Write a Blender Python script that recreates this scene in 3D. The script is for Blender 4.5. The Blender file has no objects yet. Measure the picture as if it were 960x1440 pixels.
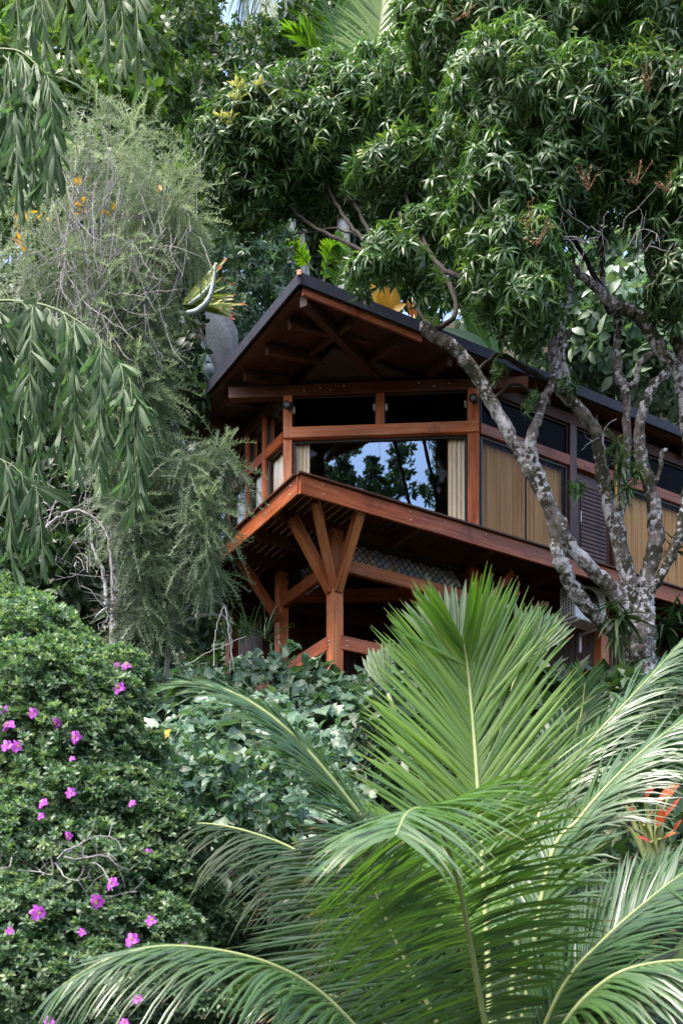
import bpy, math, random
import numpy as np
from mathutils import Vector

random.seed(7)
rng = np.random.default_rng(7)
F, HY, CX, EYE = 1618.0, 1500.0, 480.0, 1.6
sc = bpy.context.scene
col = sc.collection


def P(px, py, Y):
    """where a sight line of the photograph stands at distance Y"""
    return np.array([(px - CX) / F * Y, Y, (HY - py) / F * Y + EYE])


def unit(v):
    v = np.asarray(v, float)
    return v / (np.linalg.norm(v, axis=-1, keepdims=True) + 1e-9)


# ------------------------------------------------------------------ materials
def nodes(name):
    m = bpy.data.materials.new(name)
    m.use_nodes = True
    nt = m.node_tree
    nt.nodes.clear()
    out = nt.nodes.new('ShaderNodeOutputMaterial')

    def N(t, **kw):
        n = nt.nodes.new(t)
        for k, v in kw.items():
            if k[0] == '_':
                setattr(n, k[1:], v)
            else:
                n.inputs[k.replace('__', ' ')].default_value = v
        return n
    return m, nt, out, N


def mixrgb(nt, N, fac, a, b, mode='MIX'):
    n = N('ShaderNodeMix', _data_type='RGBA', _blend_type=mode)
    for idx, val in ((0, fac), (6, a), (7, b)):
        if hasattr(val, 'is_linked'):
            nt.links.new(val, n.inputs[idx])
        elif idx == 0:
            n.inputs[0].default_value = val
        else:
            n.inputs[idx].default_value = (*val, 1)
    return n.outputs[2]


def ramp(nt, N, fac, stops):
    n = N('ShaderNodeValToRGB')
    e = n.color_ramp.elements
    while len(e) < len(stops):
        e.new(0.5)
    for i, (p, c) in enumerate(stops):
        e[i].position = p
        e[i].color = (*c, 1) if len(c) == 3 else c
    nt.links.new(fac, n.inputs[0])
    return n.outputs[0]


def leaf_mat(name, stops, rough=0.42, trans=0.3, tcol=None, spec=0.5, vein=0.0, mottled=0.25, tip=0.0, tipcol=(0.26, 0.17, 0.075)):
    m, nt, out, N = nodes(name)
    at = N('ShaderNodeAttribute', _attribute_name='rnd')
    c = ramp(nt, N, at.outputs['Fac'], stops)
    geo = N('ShaderNodeNewGeometry')
    nz = N('ShaderNodeTexNoise', Scale=0.9, Detail=3.0)
    nt.links.new(geo.outputs['Position'], nz.inputs['Vector'])
    k = ramp(nt, N, nz.outputs['Fac'], [(0.3, (1 - mottled,) * 3), (0.7, (1 + mottled,) * 3)])
    c = mixrgb(nt, N, 1.0, c, k, 'MULTIPLY')
    if vein:
        uv = N('ShaderNodeUVMap')
        sp = N('ShaderNodeSeparateXYZ')
        nt.links.new(uv.outputs[0], sp.inputs[0])
        a = N('ShaderNodeMath', _operation='SUBTRACT')
        a.inputs[1].default_value = 0.5
        nt.links.new(sp.outputs[1], a.inputs[0])
        b = N('ShaderNodeMath', _operation='ABSOLUTE')
        nt.links.new(a.outputs[0], b.inputs[0])
        f = ramp(nt, N, b.outputs[0], [(0.0, (vein,) * 3), (0.09, (0, 0, 0))])
        c = mixrgb(nt, N, f, c, (0.22, 0.30, 0.12))
    if tip:
        # withered leaflet ends, longer on some leaflets than on others
        uv2 = N('ShaderNodeUVMap')
        s2 = N('ShaderNodeSeparateXYZ')
        nt.links.new(uv2.outputs[0], s2.inputs[0])
        n2 = N('ShaderNodeTexNoise', Scale=5.0, Detail=2.0)
        nt.links.new(geo.outputs['Position'], n2.inputs['Vector'])
        md = N('ShaderNodeMath', _operation='MULTIPLY_ADD')
        nt.links.new(n2.outputs['Fac'], md.inputs[0])
        md.inputs[1].default_value = tip
        nt.links.new(s2.outputs[0], md.inputs[2])
        f2 = ramp(nt, N, md.outputs[0], [(0.0, (0, 0, 0)), (0.96, (0, 0, 0)), (1.0, (1, 1, 1))])
        m3 = N('ShaderNodeMath', _operation='SUBTRACT')
        m3.inputs[1].default_value = tip * 0.5
        nt.links.new(md.outputs[0], m3.inputs[0])
        f2.node.inputs[0].links and nt.links.new(m3.outputs[0], f2.node.inputs[0])
        c = mixrgb(nt, N, f2, c, tipcol)
    p = N('ShaderNodeBsdfPrincipled', Roughness=rough)
    p.inputs['Specular IOR Level'].default_value = spec
    nt.links.new(c, p.inputs['Base Color'])
    t = N('ShaderNodeBsdfTranslucent')
    tc = mixrgb(nt, N, 1.0, c, tcol or (1.5, 1.7, 0.7), 'MULTIPLY')
    nt.links.new(tc, t.inputs['Color'])
    mx = N('ShaderNodeMixShader', Fac=trans)
    nt.links.new(p.outputs[0], mx.inputs[1])
    nt.links.new(t.outputs[0], mx.inputs[2])
    nt.links.new(mx.outputs[0], out.inputs[0])
    return m


def wood_mat(name, dark, mid, light, rough=0.5, spec=0.4):
    m, nt, out, N = nodes(name)
    uv = N('ShaderNodeUVMap')
    mp = N('ShaderNodeMapping')
    mp.inputs['Scale'].default_value = (1.3, 26, 1)
    nt.links.new(uv.outputs[0], mp.inputs[0])
    nz = N('ShaderNodeTexNoise', Scale=1.0, Detail=6.0, Roughness=0.65)
    nz.inputs['Distortion'].default_value = 0.6
    nt.links.new(mp.outputs[0], nz.inputs['Vector'])
    c = ramp(nt, N, nz.outputs['Fac'], [(0.28, dark), (0.5, mid), (0.72, light)])
    mp2 = N('ShaderNodeMapping')
    mp2.inputs['Scale'].default_value = (0.8, 3, 1)
    nt.links.new(uv.outputs[0], mp2.inputs[0])
    n2 = N('ShaderNodeTexNoise', Scale=1.0, Detail=3.0)
    nt.links.new(mp2.outputs[0], n2.inputs['Vector'])
    k = ramp(nt, N, n2.outputs['Fac'], [(0.3, (0.62, 0.6, 0.62)), (0.7, (1.25, 1.2, 1.15))])
    c = mixrgb(nt, N, 1.0, c, k, 'MULTIPLY')
    at = N('ShaderNodeAttribute', _attribute_name='rnd')
    k2 = ramp(nt, N, at.outputs['Fac'], [(0, (0.78, 0.76, 0.78)), (1, (1.2, 1.16, 1.1))])
    c = mixrgb(nt, N, 1.0, c, k2, 'MULTIPLY')
    # grey weathering in streaks and a few dark water stains
    geo = N('ShaderNodeNewGeometry')
    n3 = N('ShaderNodeTexNoise', Scale=2.3, Detail=6.0, Roughness=0.7)
    nt.links.new(geo.outputs['Position'], n3.inputs['Vector'])
    ml = N('ShaderNodeMath', _operation='MULTIPLY')
    nt.links.new(n3.outputs['Fac'], ml.inputs[0])
    nt.links.new(nz.outputs['Fac'], ml.inputs[1])
    f3 = ramp(nt, N, ml.outputs[0], [(0.24, (0, 0, 0)), (0.42, (0.55, 0.55, 0.55))])
    c = mixrgb(nt, N, f3, c, tuple(0.55 * x + 0.16 * max(light) for x in light))
    n5 = N('ShaderNodeTexNoise', Scale=1.1, Detail=5.0, Roughness=0.7)
    nt.links.new(geo.outputs['Position'], n5.inputs['Vector'])
    f5 = ramp(nt, N, n5.outputs['Fac'], [(0.56, (1, 1, 1)), (0.66, (0.55, 0.52, 0.52))])
    c = mixrgb(nt, N, 1.0, c, f5, 'MULTIPLY')
    p = N('ShaderNodeBsdfPrincipled', Roughness=rough)
    p.inputs['Specular IOR Level'].default_value = spec
    nt.links.new(c, p.inputs['Base Color'])
    b = N('ShaderNodeBump', Strength=0.25, Distance=0.006)
    nt.links.new(nz.outputs['Fac'], b.inputs['Height'])
    nt.links.new(b.outputs[0], p.inputs['Normal'])
    nt.links.new(p.outputs[0], out.inputs[0])
    return m


def plain_mat(name, c, rough=0.5, metal=0.0, noise=0.15, scale=6.0, spec=0.5):
    m, nt, out, N = nodes(name)
    geo = N('ShaderNodeNewGeometry')
    nz = N('ShaderNodeTexNoise', Scale=scale, Detail=5.0)
    nt.links.new(geo.outputs['Position'], nz.inputs['Vector'])
    k = ramp(nt, N, nz.outputs['Fac'], [(0.3, (1 - noise,) * 3), (0.7, (1 + noise,) * 3)])
    cc = mixrgb(nt, N, 1.0, c, k, 'MULTIPLY')
    p = N('ShaderNodeBsdfPrincipled', Roughness=rough, Metallic=metal)
    p.inputs['Specular IOR Level'].default_value = spec
    nt.links.new(cc, p.inputs['Base Color'])
    nt.links.new(p.outputs[0], out.inputs[0])
    return m


def bark_mat(name, base, base2, lichen=None, amount=0.5, moss=None, scale=9.0, moss_at=0.6):
    m, nt, out, N = nodes(name)
    geo = N('ShaderNodeNewGeometry')
    nz = N('ShaderNodeTexNoise', Scale=scale, Detail=7.0, Roughness=0.7)
    nt.links.new(geo.outputs['Position'], nz.inputs['Vector'])
    c = ramp(nt, N, nz.outputs['Fac'], [(0.3, base), (0.7, base2)])
    if moss:
        n3 = N('ShaderNodeTexNoise', Scale=2.6, Detail=5.0, Roughness=0.75)
        nt.links.new(geo.outputs['Position'], n3.inputs['Vector'])
        f3 = ramp(nt, N, n3.outputs['Fac'], [(moss_at - 0.1, (0, 0, 0)), (moss_at, (1, 1, 1))])
        c = mixrgb(nt, N, f3, c, moss)
    if lichen:
        n1 = N('ShaderNodeTexNoise', Scale=13.0, Detail=5.0, Roughness=0.66)
        nt.links.new(geo.outputs['Position'], n1.inputs['Vector'])
        n2 = N('ShaderNodeTexNoise', Scale=1.4, Detail=2.0)
        nt.links.new(geo.outputs['Position'], n2.inputs['Vector'])
        ad = N('ShaderNodeMath', _operation='MULTIPLY_ADD')
        nt.links.new(n2.outputs['Fac'], ad.inputs[0])
        ad.inputs[1].default_value = 0.55
        nt.links.new(n1.outputs['Fac'], ad.inputs[2])
        t = 1.0 - 0.42 * amount
        f = ramp(nt, N, ad.outputs[0], [(t - 0.06, (0, 0, 0)), (t - 0.01, (.45, .45, .45)), (t + 0.03, (1, 1, 1))])
        n4 = N('ShaderNodeTexNoise', Scale=30.0, Detail=3.0)
        nt.links.new(geo.outputs['Position'], n4.inputs['Vector'])
        lc = ramp(nt, N, n4.outputs['Fac'], [(0.3, tuple(x * 0.7 for x in lichen)), (0.6, lichen)])
        c = mixrgb(nt, N, f, c, lc)
    p = N('ShaderNodeBsdfPrincipled', Roughness=0.85)
    p.inputs['Specular IOR Level'].default_value = 0.25
    nt.links.new(c, p.inputs['Base Color'])
    b = N('ShaderNodeBump', Strength=0.8, Distance=0.04)
    nt.links.new(nz.outputs['Fac'], b.inputs['Height'])
    nt.links.new(b.outputs[0], p.inputs['Normal'])
    nt.links.new(p.outputs[0], out.inputs[0])
    return m


def glass_mat(name, refl, tint, ior=1.5, gcol=(0.86, 0.92, 1)):
    m, nt, out, N = nodes(name)
    g = N('ShaderNodeBsdfGlossy', Roughness=0.008)
    g.inputs['Color'].default_value = (*gcol, 1)
    t = N('ShaderNodeBsdfTransparent')
    t.inputs['Color'].default_value = (*tint, 1)
    fr = N('ShaderNodeFresnel', IOR=ior)
    ad = N('ShaderNodeMath', _operation='ADD')
    ad.inputs[1].default_value = refl
    ad.use_clamp = True
    nt.links.new(fr.outputs[0], ad.inputs[0])
    # old float glass is never quite flat
    geo = N('ShaderNodeNewGeometry')
    nz = N('ShaderNodeTexNoise', Scale=1.1, Detail=1.0)
    nt.links.new(geo.outputs['Position'], nz.inputs['Vector'])
    b = N('ShaderNodeBump', Strength=0.06, Distance=0.05)
    nt.links.new(nz.outputs['Fac'], b.inputs['Height'])
    nt.links.new(b.outputs[0], g.inputs['Normal'])
    mx = N('ShaderNodeMixShader')
    nt.links.new(ad.outputs[0], mx.inputs[0])
    nt.links.new(t.outputs[0], mx.inputs[1])
    nt.links.new(g.outputs[0], mx.inputs[2])
    nt.links.new(mx.outputs[0], out.inputs[0])
    return m


def stripe_mat(name, a, b, c_, rough=0.8, trans=0.25):
    """woven blind or curtain: colour stripes run along its height (uv v = across)"""
    m, nt, out, N = nodes(name)
    uv = N('ShaderNodeUVMap')
    mp = N('ShaderNodeMapping')
    mp.inputs['Scale'].default_value = (0.25, 34, 1)
    nt.links.new(uv.outputs[0], mp.inputs[0])
    nz = N('ShaderNodeTexNoise', Scale=1.0, Detail=4.0, Roughness=0.7)
    nt.links.new(mp.outputs[0], nz.inputs['Vector'])
    c = ramp(nt, N, nz.outputs['Fac'], [(0.32, a), (0.5, b), (0.66, c_)])
    p = N('ShaderNodeBsdfPrincipled', Roughness=rough)
    p.inputs['Specular IOR Level'].default_value = 0.2
    nt.links.new(c, p.inputs['Base Color'])
    t = N('ShaderNodeBsdfTranslucent')
    nt.links.new(c, t.inputs['Color'])
    mx = N('ShaderNodeMixShader', Fac=trans)
    nt.links.new(p.outputs[0], mx.inputs[1])
    nt.links.new(t.outputs[0], mx.inputs[2])
    nt.links.new(mx.outputs[0], out.inputs[0])
    return m


M = {}
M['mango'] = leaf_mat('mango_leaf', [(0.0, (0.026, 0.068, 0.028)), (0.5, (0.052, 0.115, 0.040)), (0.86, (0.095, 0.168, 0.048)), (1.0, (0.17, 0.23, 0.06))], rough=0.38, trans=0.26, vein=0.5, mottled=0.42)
M['palm'] = leaf_mat('coconut_leaf', [(0.0, (0.030, 0.092, 0.026)), (0.6, (0.058, 0.145, 0.026)), (1.0, (0.125, 0.235, 0.024))], rough=0.30, trans=0.40, tcol=(1.7, 1.9, 0.4), vein=0.3, spec=0.5, tip=0.30)
M['palmsilver'] = leaf_mat('glossy_coconut_leaf', [(0.0, (0.016, 0.048, 0.020)), (0.5, (0.032, 0.085, 0.028)), (1.0, (0.075, 0.150, 0.040))], rough=0.27, trans=0.26, tcol=(1.6, 1.8, 0.5), vein=0.4, spec=0.75, tip=0.35)
M['palmdark'] = leaf_mat('old_coconut_leaf', [(0.0, (0.022, 0.050, 0.022)), (1.0, (0.052, 0.085, 0.032))], rough=0.5, spec=0.25, trans=0.25)
M['rachis'] = plain_mat('palm_midrib', (0.26, 0.31, 0.12), 0.4)
M['stalk'] = plain_mat('green_stalk', (0.10, 0.14, 0.05), 0.5)
M['deadleaf'] = leaf_mat('dry_leaf', [(0.0, (0.16, 0.11, 0.06)), (1.0, (0.34, 0.26, 0.16))], rough=0.7, trans=0.2, tcol=(1, 1, 1))
M['fish'] = leaf_mat('fishtail_leaf', [(0.0, (0.045, 0.090, 0.046)), (0.6, (0.085, 0.145, 0.070)), (1.0, (0.15, 0.21, 0.095))], rough=0.5, trans=0.38, vein=0.25, spec=0.35, tcol=(1.2, 1.5, 0.9))
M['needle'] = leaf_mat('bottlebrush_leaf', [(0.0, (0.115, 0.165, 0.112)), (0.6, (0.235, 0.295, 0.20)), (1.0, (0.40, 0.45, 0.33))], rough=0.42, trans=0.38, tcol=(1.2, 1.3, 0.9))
M['shrub'] = leaf_mat('glory_bush_leaf', [(0.0, (0.042, 0.098, 0.058)), (0.5, (0.095, 0.175, 0.100)), (1.0, (0.26, 0.34, 0.20))], rough=0.45, trans=0.33)
M['creeper'] = leaf_mat('creeper_leaf', [(0.0, (0.040, 0.098, 0.064)), (0.6, (0.098, 0.175, 0.118)), (1.0, (0.22, 0.30, 0.21))], rough=0.38, trans=0.22, vein=0.5)
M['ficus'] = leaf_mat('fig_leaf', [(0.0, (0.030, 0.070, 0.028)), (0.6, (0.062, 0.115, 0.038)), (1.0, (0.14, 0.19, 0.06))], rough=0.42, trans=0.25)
M['pale'] = leaf_mat('pale_leaf', [(0.0, (0.06, 0.12, 0.08)), (0.6, (0.12, 0.20, 0.13)), (1.0, (0.26, 0.34, 0.24))], rough=0.4, trans=0.25)
M['lime'] = leaf_mat('lime_leaf', [(0.0, (0.06, 0.12, 0.03)), (0.7, (0.12, 0.19, 0.04)), (1.0, (0.30, 0.30, 0.06))], rough=0.45, trans=0.35)
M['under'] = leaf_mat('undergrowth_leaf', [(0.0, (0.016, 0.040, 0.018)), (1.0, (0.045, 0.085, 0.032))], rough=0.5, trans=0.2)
M['banana'] = leaf_mat('banana_leaf', [(0.0, (0.045, 0.13, 0.035)), (1.0, (0.075, 0.18, 0.05))], rough=0.4, trans=0.35, vein=0.6)
M['yellow'] = leaf_mat('yellow_leaf', [(0.0, (0.60, 0.30, 0.02)), (1.0, (0.75, 0.45, 0.04))], rough=0.5, trans=0.4, tcol=(1, 1, 0.6))
M['orange'] = leaf_mat('orange_leaf', [(0.0, (0.55, 0.10, 0.03)), (1.0, (0.72, 0.28, 0.05))], rough=0.5, trans=0.3, tcol=(1, .8, .5))
M['red'] = leaf_mat('red_leaf', [(0.0, (0.30, 0.03, 0.05)), (0.5, (0.46, 0.07, 0.06)), (0.75, (0.50, 0.17, 0.05)), (1.0, (0.42, 0.10, 0.16))], rough=0.4, trans=0.3, tcol=(1, .6, .5))
M['brom'] = leaf_mat('bromeliad_leaf', [(0.0, (0.14, 0.22, 0.05)), (0.7, (0.28, 0.33, 0.08)), (1.0, (0.42, 0.36, 0.10))], rough=0.4, trans=0.3, tip=0.42, tipcol=(0.62, 0.10, 0.05))
M['petal'] = leaf_mat('magenta_petal', [(0.0, (0.42, 0.07, 0.55)), (0.6, (0.60, 0.14, 0.66)), (1.0, (0.72, 0.30, 0.68))], rough=0.6, trans=0.35, tcol=(1.1, .8, 1.1), mottled=0.1)
M['stamen'] = plain_mat('stamen', (0.55, 0.38, 0.12), 0.6)
M['panicle'] = leaf_mat('mango_blossom', [(0.0, (0.22, 0.10, 0.055)), (1.0, (0.34, 0.23, 0.12))], rough=0.7, trans=0.2, tcol=(1, .8, .6))
M['bark'] = bark_mat('lichen_bark', (0.060, 0.050, 0.043), (0.22, 0.19, 0.17), lichen=(0.46, 0.45, 0.47), amount=0.39, moss=(0.036, 0.033, 0.018), moss_at=0.53)
M['bark2'] = bark_mat('dark_bark', (0.03, 0.024, 0.018), (0.11, 0.085, 0.06), lichen=(0.35, 0.36, 0.33), amount=0.35, moss=(0.05, 0.06, 0.015), moss_at=0.52)
M['darkbark'] = bark_mat('shade_toned_bark', (0.014, 0.012, 0.010), (0.040, 0.033, 0.027))  # shade beneath the crown painted into the upper branches' bark colour
M['twig'] = bark_mat('grey_twig', (0.19, 0.18, 0.18), (0.40, 0.38, 0.39))
M['palmtrunk'] = bark_mat('palm_trunk', (0.34, 0.33, 0.31), (0.55, 0.54, 0.51), lichen=(0.55, 0.56, 0.55), amount=0.4, scale=14)
M['wood'] = wood_mat('oiled_hardwood', (0.19, 0.043, 0.016), (0.37, 0.098, 0.032), (0.52, 0.165, 0.055), rough=0.42)
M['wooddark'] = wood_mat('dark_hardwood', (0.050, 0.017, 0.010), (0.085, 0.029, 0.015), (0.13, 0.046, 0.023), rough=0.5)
M['woodpost'] = wood_mat('post_hardwood', (0.27, 0.075, 0.027), (0.47, 0.150, 0.052), (0.60, 0.24, 0.10), rough=0.45)
M['door'] = wood_mat('door_hardwood', (0.055, 0.024, 0.020), (0.09, 0.038, 0.030), (0.13, 0.058, 0.045), rough=0.4)
M['roof'] = plain_mat('dark_sheet_metal', (0.026, 0.028, 0.042), 0.55, 0.0, 0.2, 6.0, 0.2)
M['black'] = plain_mat('black_metal', (0.012, 0.012, 0.013), 0.4)
M['frame'] = plain_mat('dark_window_frame', (0.020, 0.019, 0.022), 0.4)
M['glass'] = glass_mat('window_glass', 0.22, (0.95, 0.97, 0.96), 1.5, (0.50, 0.72, 1.0))
M['glass2'] = glass_mat('dark_glass', 0.0, (0.4, 0.42, 0.42), 1.12)
M['glass3'] = glass_mat('blind_glass', 0.012, (0.96, 0.96, 0.93), 1.07)
M['blind'] = stripe_mat('woven_blind', (0.40, 0.125, 0.035), (0.68, 0.36, 0.135), (0.82, 0.55, 0.26))
M['curtain'] = stripe_mat('pale_curtain', (0.66, 0.40, 0.25), (0.86, 0.76, 0.62), (0.90, 0.86, 0.78), trans=0.1)
M['steel'] = plain_mat('bolt_steel', (0.55, 0.55, 0.57), 0.3, 0.8)
M['white'] = plain_mat('white_enamel', (0.72, 0.74, 0.76), 0.4, 0.0, 0.06)
M['greyplastic'] = plain_mat('grey_plastic', (0.06, 0.065, 0.075), 0.5)
M['soil'] = plain_mat('forest_soil', (0.035, 0.026, 0.017), 0.95, 0, 0.4, 3.0, 0.1)
M['granite'] = bark_mat('granite', (0.24, 0.24, 0.25), (0.42, 0.42, 0.43), scale=22)
M['aloe'] = plain_mat('grey_succulent', (0.30, 0.36, 0.36), 0.5, 0, 0.2)
M['soffit'] = wood_mat('shade_toned_boards', (0.045, 0.018, 0.011), (0.080, 0.031, 0.018), (0.115, 0.047, 0.026), rough=0.5)  # shade under the roof is put into this board colour
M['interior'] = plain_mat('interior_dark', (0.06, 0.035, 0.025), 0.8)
M['lit_edge'] = plain_mat('lit_edge_timber', (0.55, 0.30, 0.05), 0.6)  # light on a post edge, put into the colour


# ------------------------------------------------------------------ objects
def wloc(o):
    v = np.zeros(3)
    while o is not None:
        v += np.array(o.location)
        o = o.parent
    return v


def tag(o, label=None, cat=None, group=None, kind=None):
    if label: o['label'] = label
    if cat: o['category'] = cat
    if group: o['group'] = group
    if kind: o['kind'] = kind
    return o


def thing(name, label, cat, loc, group=None):
    o = bpy.data.objects.new(name, None)
    o.empty_display_size = 0.2
    o.location = loc
    col.objects.link(o)
    return tag(o, label, cat, group)


class MB:
    """collects quads; build() links them as one mesh object"""
    def __init__(s):
        s.V, s.Q, s.U, s.R, s.n = [], [], [], [], 0

    def add(s, V, Q, U=None, R=None):
        V = np.asarray(V, float).reshape(-1, 3)
        k = len(V)
        s.V.append(V)
        s.Q.append(np.asarray(Q, int).reshape(-1, 4) + s.n)
        s.U.append(np.zeros((k, 2)) if U is None else np.asarray(U, float).reshape(-1, 2))
        if R is None: R = 0.5
        s.R.append(np.full(k, R) if np.isscalar(R) else np.asarray(R, float).ravel())
        s.n += k
        return s

    def build(s, name, mat, parent=None, smooth=True):
        V = np.concatenate(s.V); Q = np.concatenate(s.Q); U = np.concatenate(s.U); R = np.concatenate(s.R)
        if parent is not None: V = V - wloc(parent)
        me = bpy.data.meshes.new(name)
        me.vertices.add(len(V)); me.vertices.foreach_set('co', V.astype(np.float32).ravel())
        me.loops.add(Q.size); me.loops.foreach_set('vertex_index', Q.astype(np.int32).ravel())
        me.polygons.add(len(Q)); me.polygons.foreach_set('loop_start', np.arange(0, Q.size, 4, dtype=np.int32))
        me.polygons.foreach_set('use_smooth', np.full(len(Q), smooth))
        uv = me.uv_layers.new(name='UVMap')
        uv.data.foreach_set('uv', U[Q.ravel()].astype(np.float32).ravel())
        a = me.attributes.new('rnd', 'FLOAT', 'POINT')
        a.data.foreach_set('value', np.clip(R, 0, 1).astype(np.float32))
        me.materials.append(mat)
        me.update(calc_edges=True)
        me.validate()
        o = bpy.data.objects.new(name, me)
        col.objects.link(o)
        o.parent = parent
        return o

    # ---- solids
    def box(s, p0, p1, w, h, up=(0, 0, 1), rnd=None, ext=0.0, bev=0.006):
        """timber from p0 to p1, w wide, h deep (towards up), with eased edges"""
        p0 = np.asarray(p0, float); p1 = np.asarray(p1, float)
        d = unit(p1 - p0); p0 = p0 - d * ext; p1 = p1 + d * ext
        sd = np.cross(d, up)
        if np.linalg.norm(sd) < 1e-4: sd = np.cross(d, (1, 0, 0))
        sd = unit(sd); u2 = np.cross(sd, d)
        b = min(bev, w / 4, h / 4)
        pr = [(-w/2+b, -h/2), (w/2-b, -h/2), (w/2, -h/2+b), (w/2, h/2-b), (w/2-b, h/2), (-w/2+b, h/2), (-w/2, h/2-b), (-w/2, -h/2+b)]
        L = np.linalg.norm(p1 - p0)
        r = rng.random() if rnd is None else rnd
        off = rng.random(2) * 9
        V, U = [], []
        per = 0
        for e, q in ((0, p0), (1, p1)):
            per = 0
            for i, (a, c) in enumerate(pr):
                V.append(q + sd * a + u2 * c)
                U.append((off[0] + e * L, off[1] + per))
                nx = pr[(i + 1) % 8]
                per += math.hypot(nx[0] - a, nx[1] - c)
        Q = [(i, (i + 1) % 8, 8 + (i + 1) % 8, 8 + i) for i in range(8)]
        s.add(V, Q, U, r)
        for e in (0, 1):
            k = e * 8
            VV = [V[k + i] for i in range(8)]
            UU = [(off[0] + pr[i][0], off[1] + pr[i][1]) for i in range(8)]
            fc = [(0, 7, 2, 1), (2, 7, 6, 3), (3, 6, 5, 4)]
            if e: fc = [f[::-1] for f in fc]
            s.add(VV, fc, UU, r)
        return s

    def tube(s, pts, rad, seg=8, wob=0.0, rnd=0.5, cap=True):
        pts = np.asarray(pts, float); n = len(pts)
        rad = np.full(n, rad) if np.isscalar(rad) else np.asarray(rad, float)
        T = unit(np.gradient(pts, axis=0))
        a = np.array([0.31, 0.17, 0.93]) if abs(T[0][2]) < 0.9 else np.array([0.93, 0.3, 0.1])
        S = unit(np.cross(T, a)); B = np.cross(T, S)
        ang = np.linspace(0, 2 * math.pi, seg, endpoint=False)
        rr = rad[:, None] * (1 + wob * rng.normal(size=(n, seg)))
        V = pts[:, None] + S[:, None] * (rr * np.cos(ang))[..., None] + B[:, None] * (rr * np.sin(ang))[..., None]
        Q = []
        for i in range(n - 1):
            for j in range(seg):
                k = (j + 1) % seg
                Q.append((i*seg+j, i*seg+k, (i+1)*seg+k, (i+1)*seg+j))
        if cap and seg % 2 == 0:
            for base in (0, (n - 1) * seg):
                for j in range(1, seg // 2):
                    Q.append((base + j - 1 if j > 1 else base, base + j, base + seg - 1 - j, base + (seg - j) % seg))
        U = np.stack(np.broadcast_arrays(np.cumsum(np.r_[0, np.linalg.norm(np.diff(pts, axis=0), axis=1)])[:, None], (ang / 6.283)[None]), -1)
        s.add(V.reshape(-1, 3), Q, U.reshape(-1, 2), rnd)
        return s

    def ball(s, c, r, seg=10, rings=6, rnd=0.5):
        c = np.asarray(c, float); r = np.broadcast_to(np.asarray(r, float), 3)
        th = np.linspace(0.02, math.pi - 0.02, rings + 1); ph = np.linspace(0, 2 * math.pi, seg, endpoint=False)
        V = np.stack([np.sin(th)[:, None] * np.cos(ph), np.sin(th)[:, None] * np.sin(ph), np.cos(th)[:, None] + 0 * ph], -1) * r + c
        Q = [(i*seg+j, (i+1)*seg+j, (i+1)*seg+(j+1) % seg, i*seg+(j+1) % seg) for i in range(rings) for j in range(seg)]
        return s.add(V.reshape(-1, 3), Q, None, rnd)

    def scatter(s, T, Rm, t, rnd):
        """copies of leaf template T=(V,Q,U,r) at N frames"""
        V, Q, U, r = T
        N = len(t); k = len(V)
        W = np.einsum('nij,kj->nki', Rm, V) + t[:, None]
        QQ = (Q[None] + (np.arange(N) * k)[:, None, None]).reshape(-1, 4)
        s.add(W.reshape(-1, 3), QQ, np.tile(U, (N, 1)), np.clip(rnd[:, None] + r[None], 0, 1).ravel())
        return s


def frames(d, n, size=1.0):
    x = unit(d); y = unit(np.cross(n, x)); z = np.cross(x, y)
    return np.stack([x, y, z], -1) * np.asarray(size)[..., None, None] if np.ndim(size) else np.stack([x, y, z], -1) * size


def smooth_path(pts, n):
    """Catmull-Rom through the points (any number of columns)"""
    p = np.asarray(pts, float)
    p = np.vstack([2 * p[0] - p[1], p, 2 * p[-1] - p[-2]])
    m = len(p) - 3
    u = np.linspace(0, m - 1e-6, n); i = u.astype(int); f = (u - i)[:, None]
    a, b, c, d = p[i], p[i + 1], p[i + 2], p[i + 3]
    return 0.5 * ((2 * b) + (c - a) * f + (2 * a - 5 * b + 4 * c - d) * f**2 + (3 * b - a - 3 * c + d) * f**3)


# ------------------------------------------------------------------ leaf templates (along +X, facing +Z)
def leaf(L, W, seg=4, droop=0.25, fold=0.25, peak=0.45, tip=0.06, wave=0.0):
    V, U = [], []
    for i in range(seg + 1):
        t = i / seg
        w = W / 2 * max(tip, (math.sin(math.pi * min(1, (t ** (math.log(0.5) / math.log(peak)))) ) ** 0.75)) if 0 < t < 1 else W / 2 * tip
        x = L * (t - 0.18 * droop * t * t); z = -droop * L * t * t
        for k in (-1, 0, 1):
            V.append((x, w * k, z + abs(k) * w * fold + wave * W * math.sin(9 * t + k)))
            U.append((t, 0.5 + 0.5 * k))
    Q = []
    for i in range(seg):
        for k in (0, 1):
            a = i * 3 + k
            Q.append((a, a + 3, a + 4, a + 1))
    return np.array(V), np.array(Q), np.array(U), np.zeros(len(V))


def rot(ax, an):
    c, s_ = math.cos(an), math.sin(an)
    return {'x': np.array([[1, 0, 0], [0, c, -s_], [0, s_, c]]), 'y': np.array([[c, 0, s_], [0, 1, 0], [-s_, 0, c]]), 'z': np.array([[c, -s_, 0], [s_, c, 0], [0, 0, 1]])}[ax]


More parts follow.
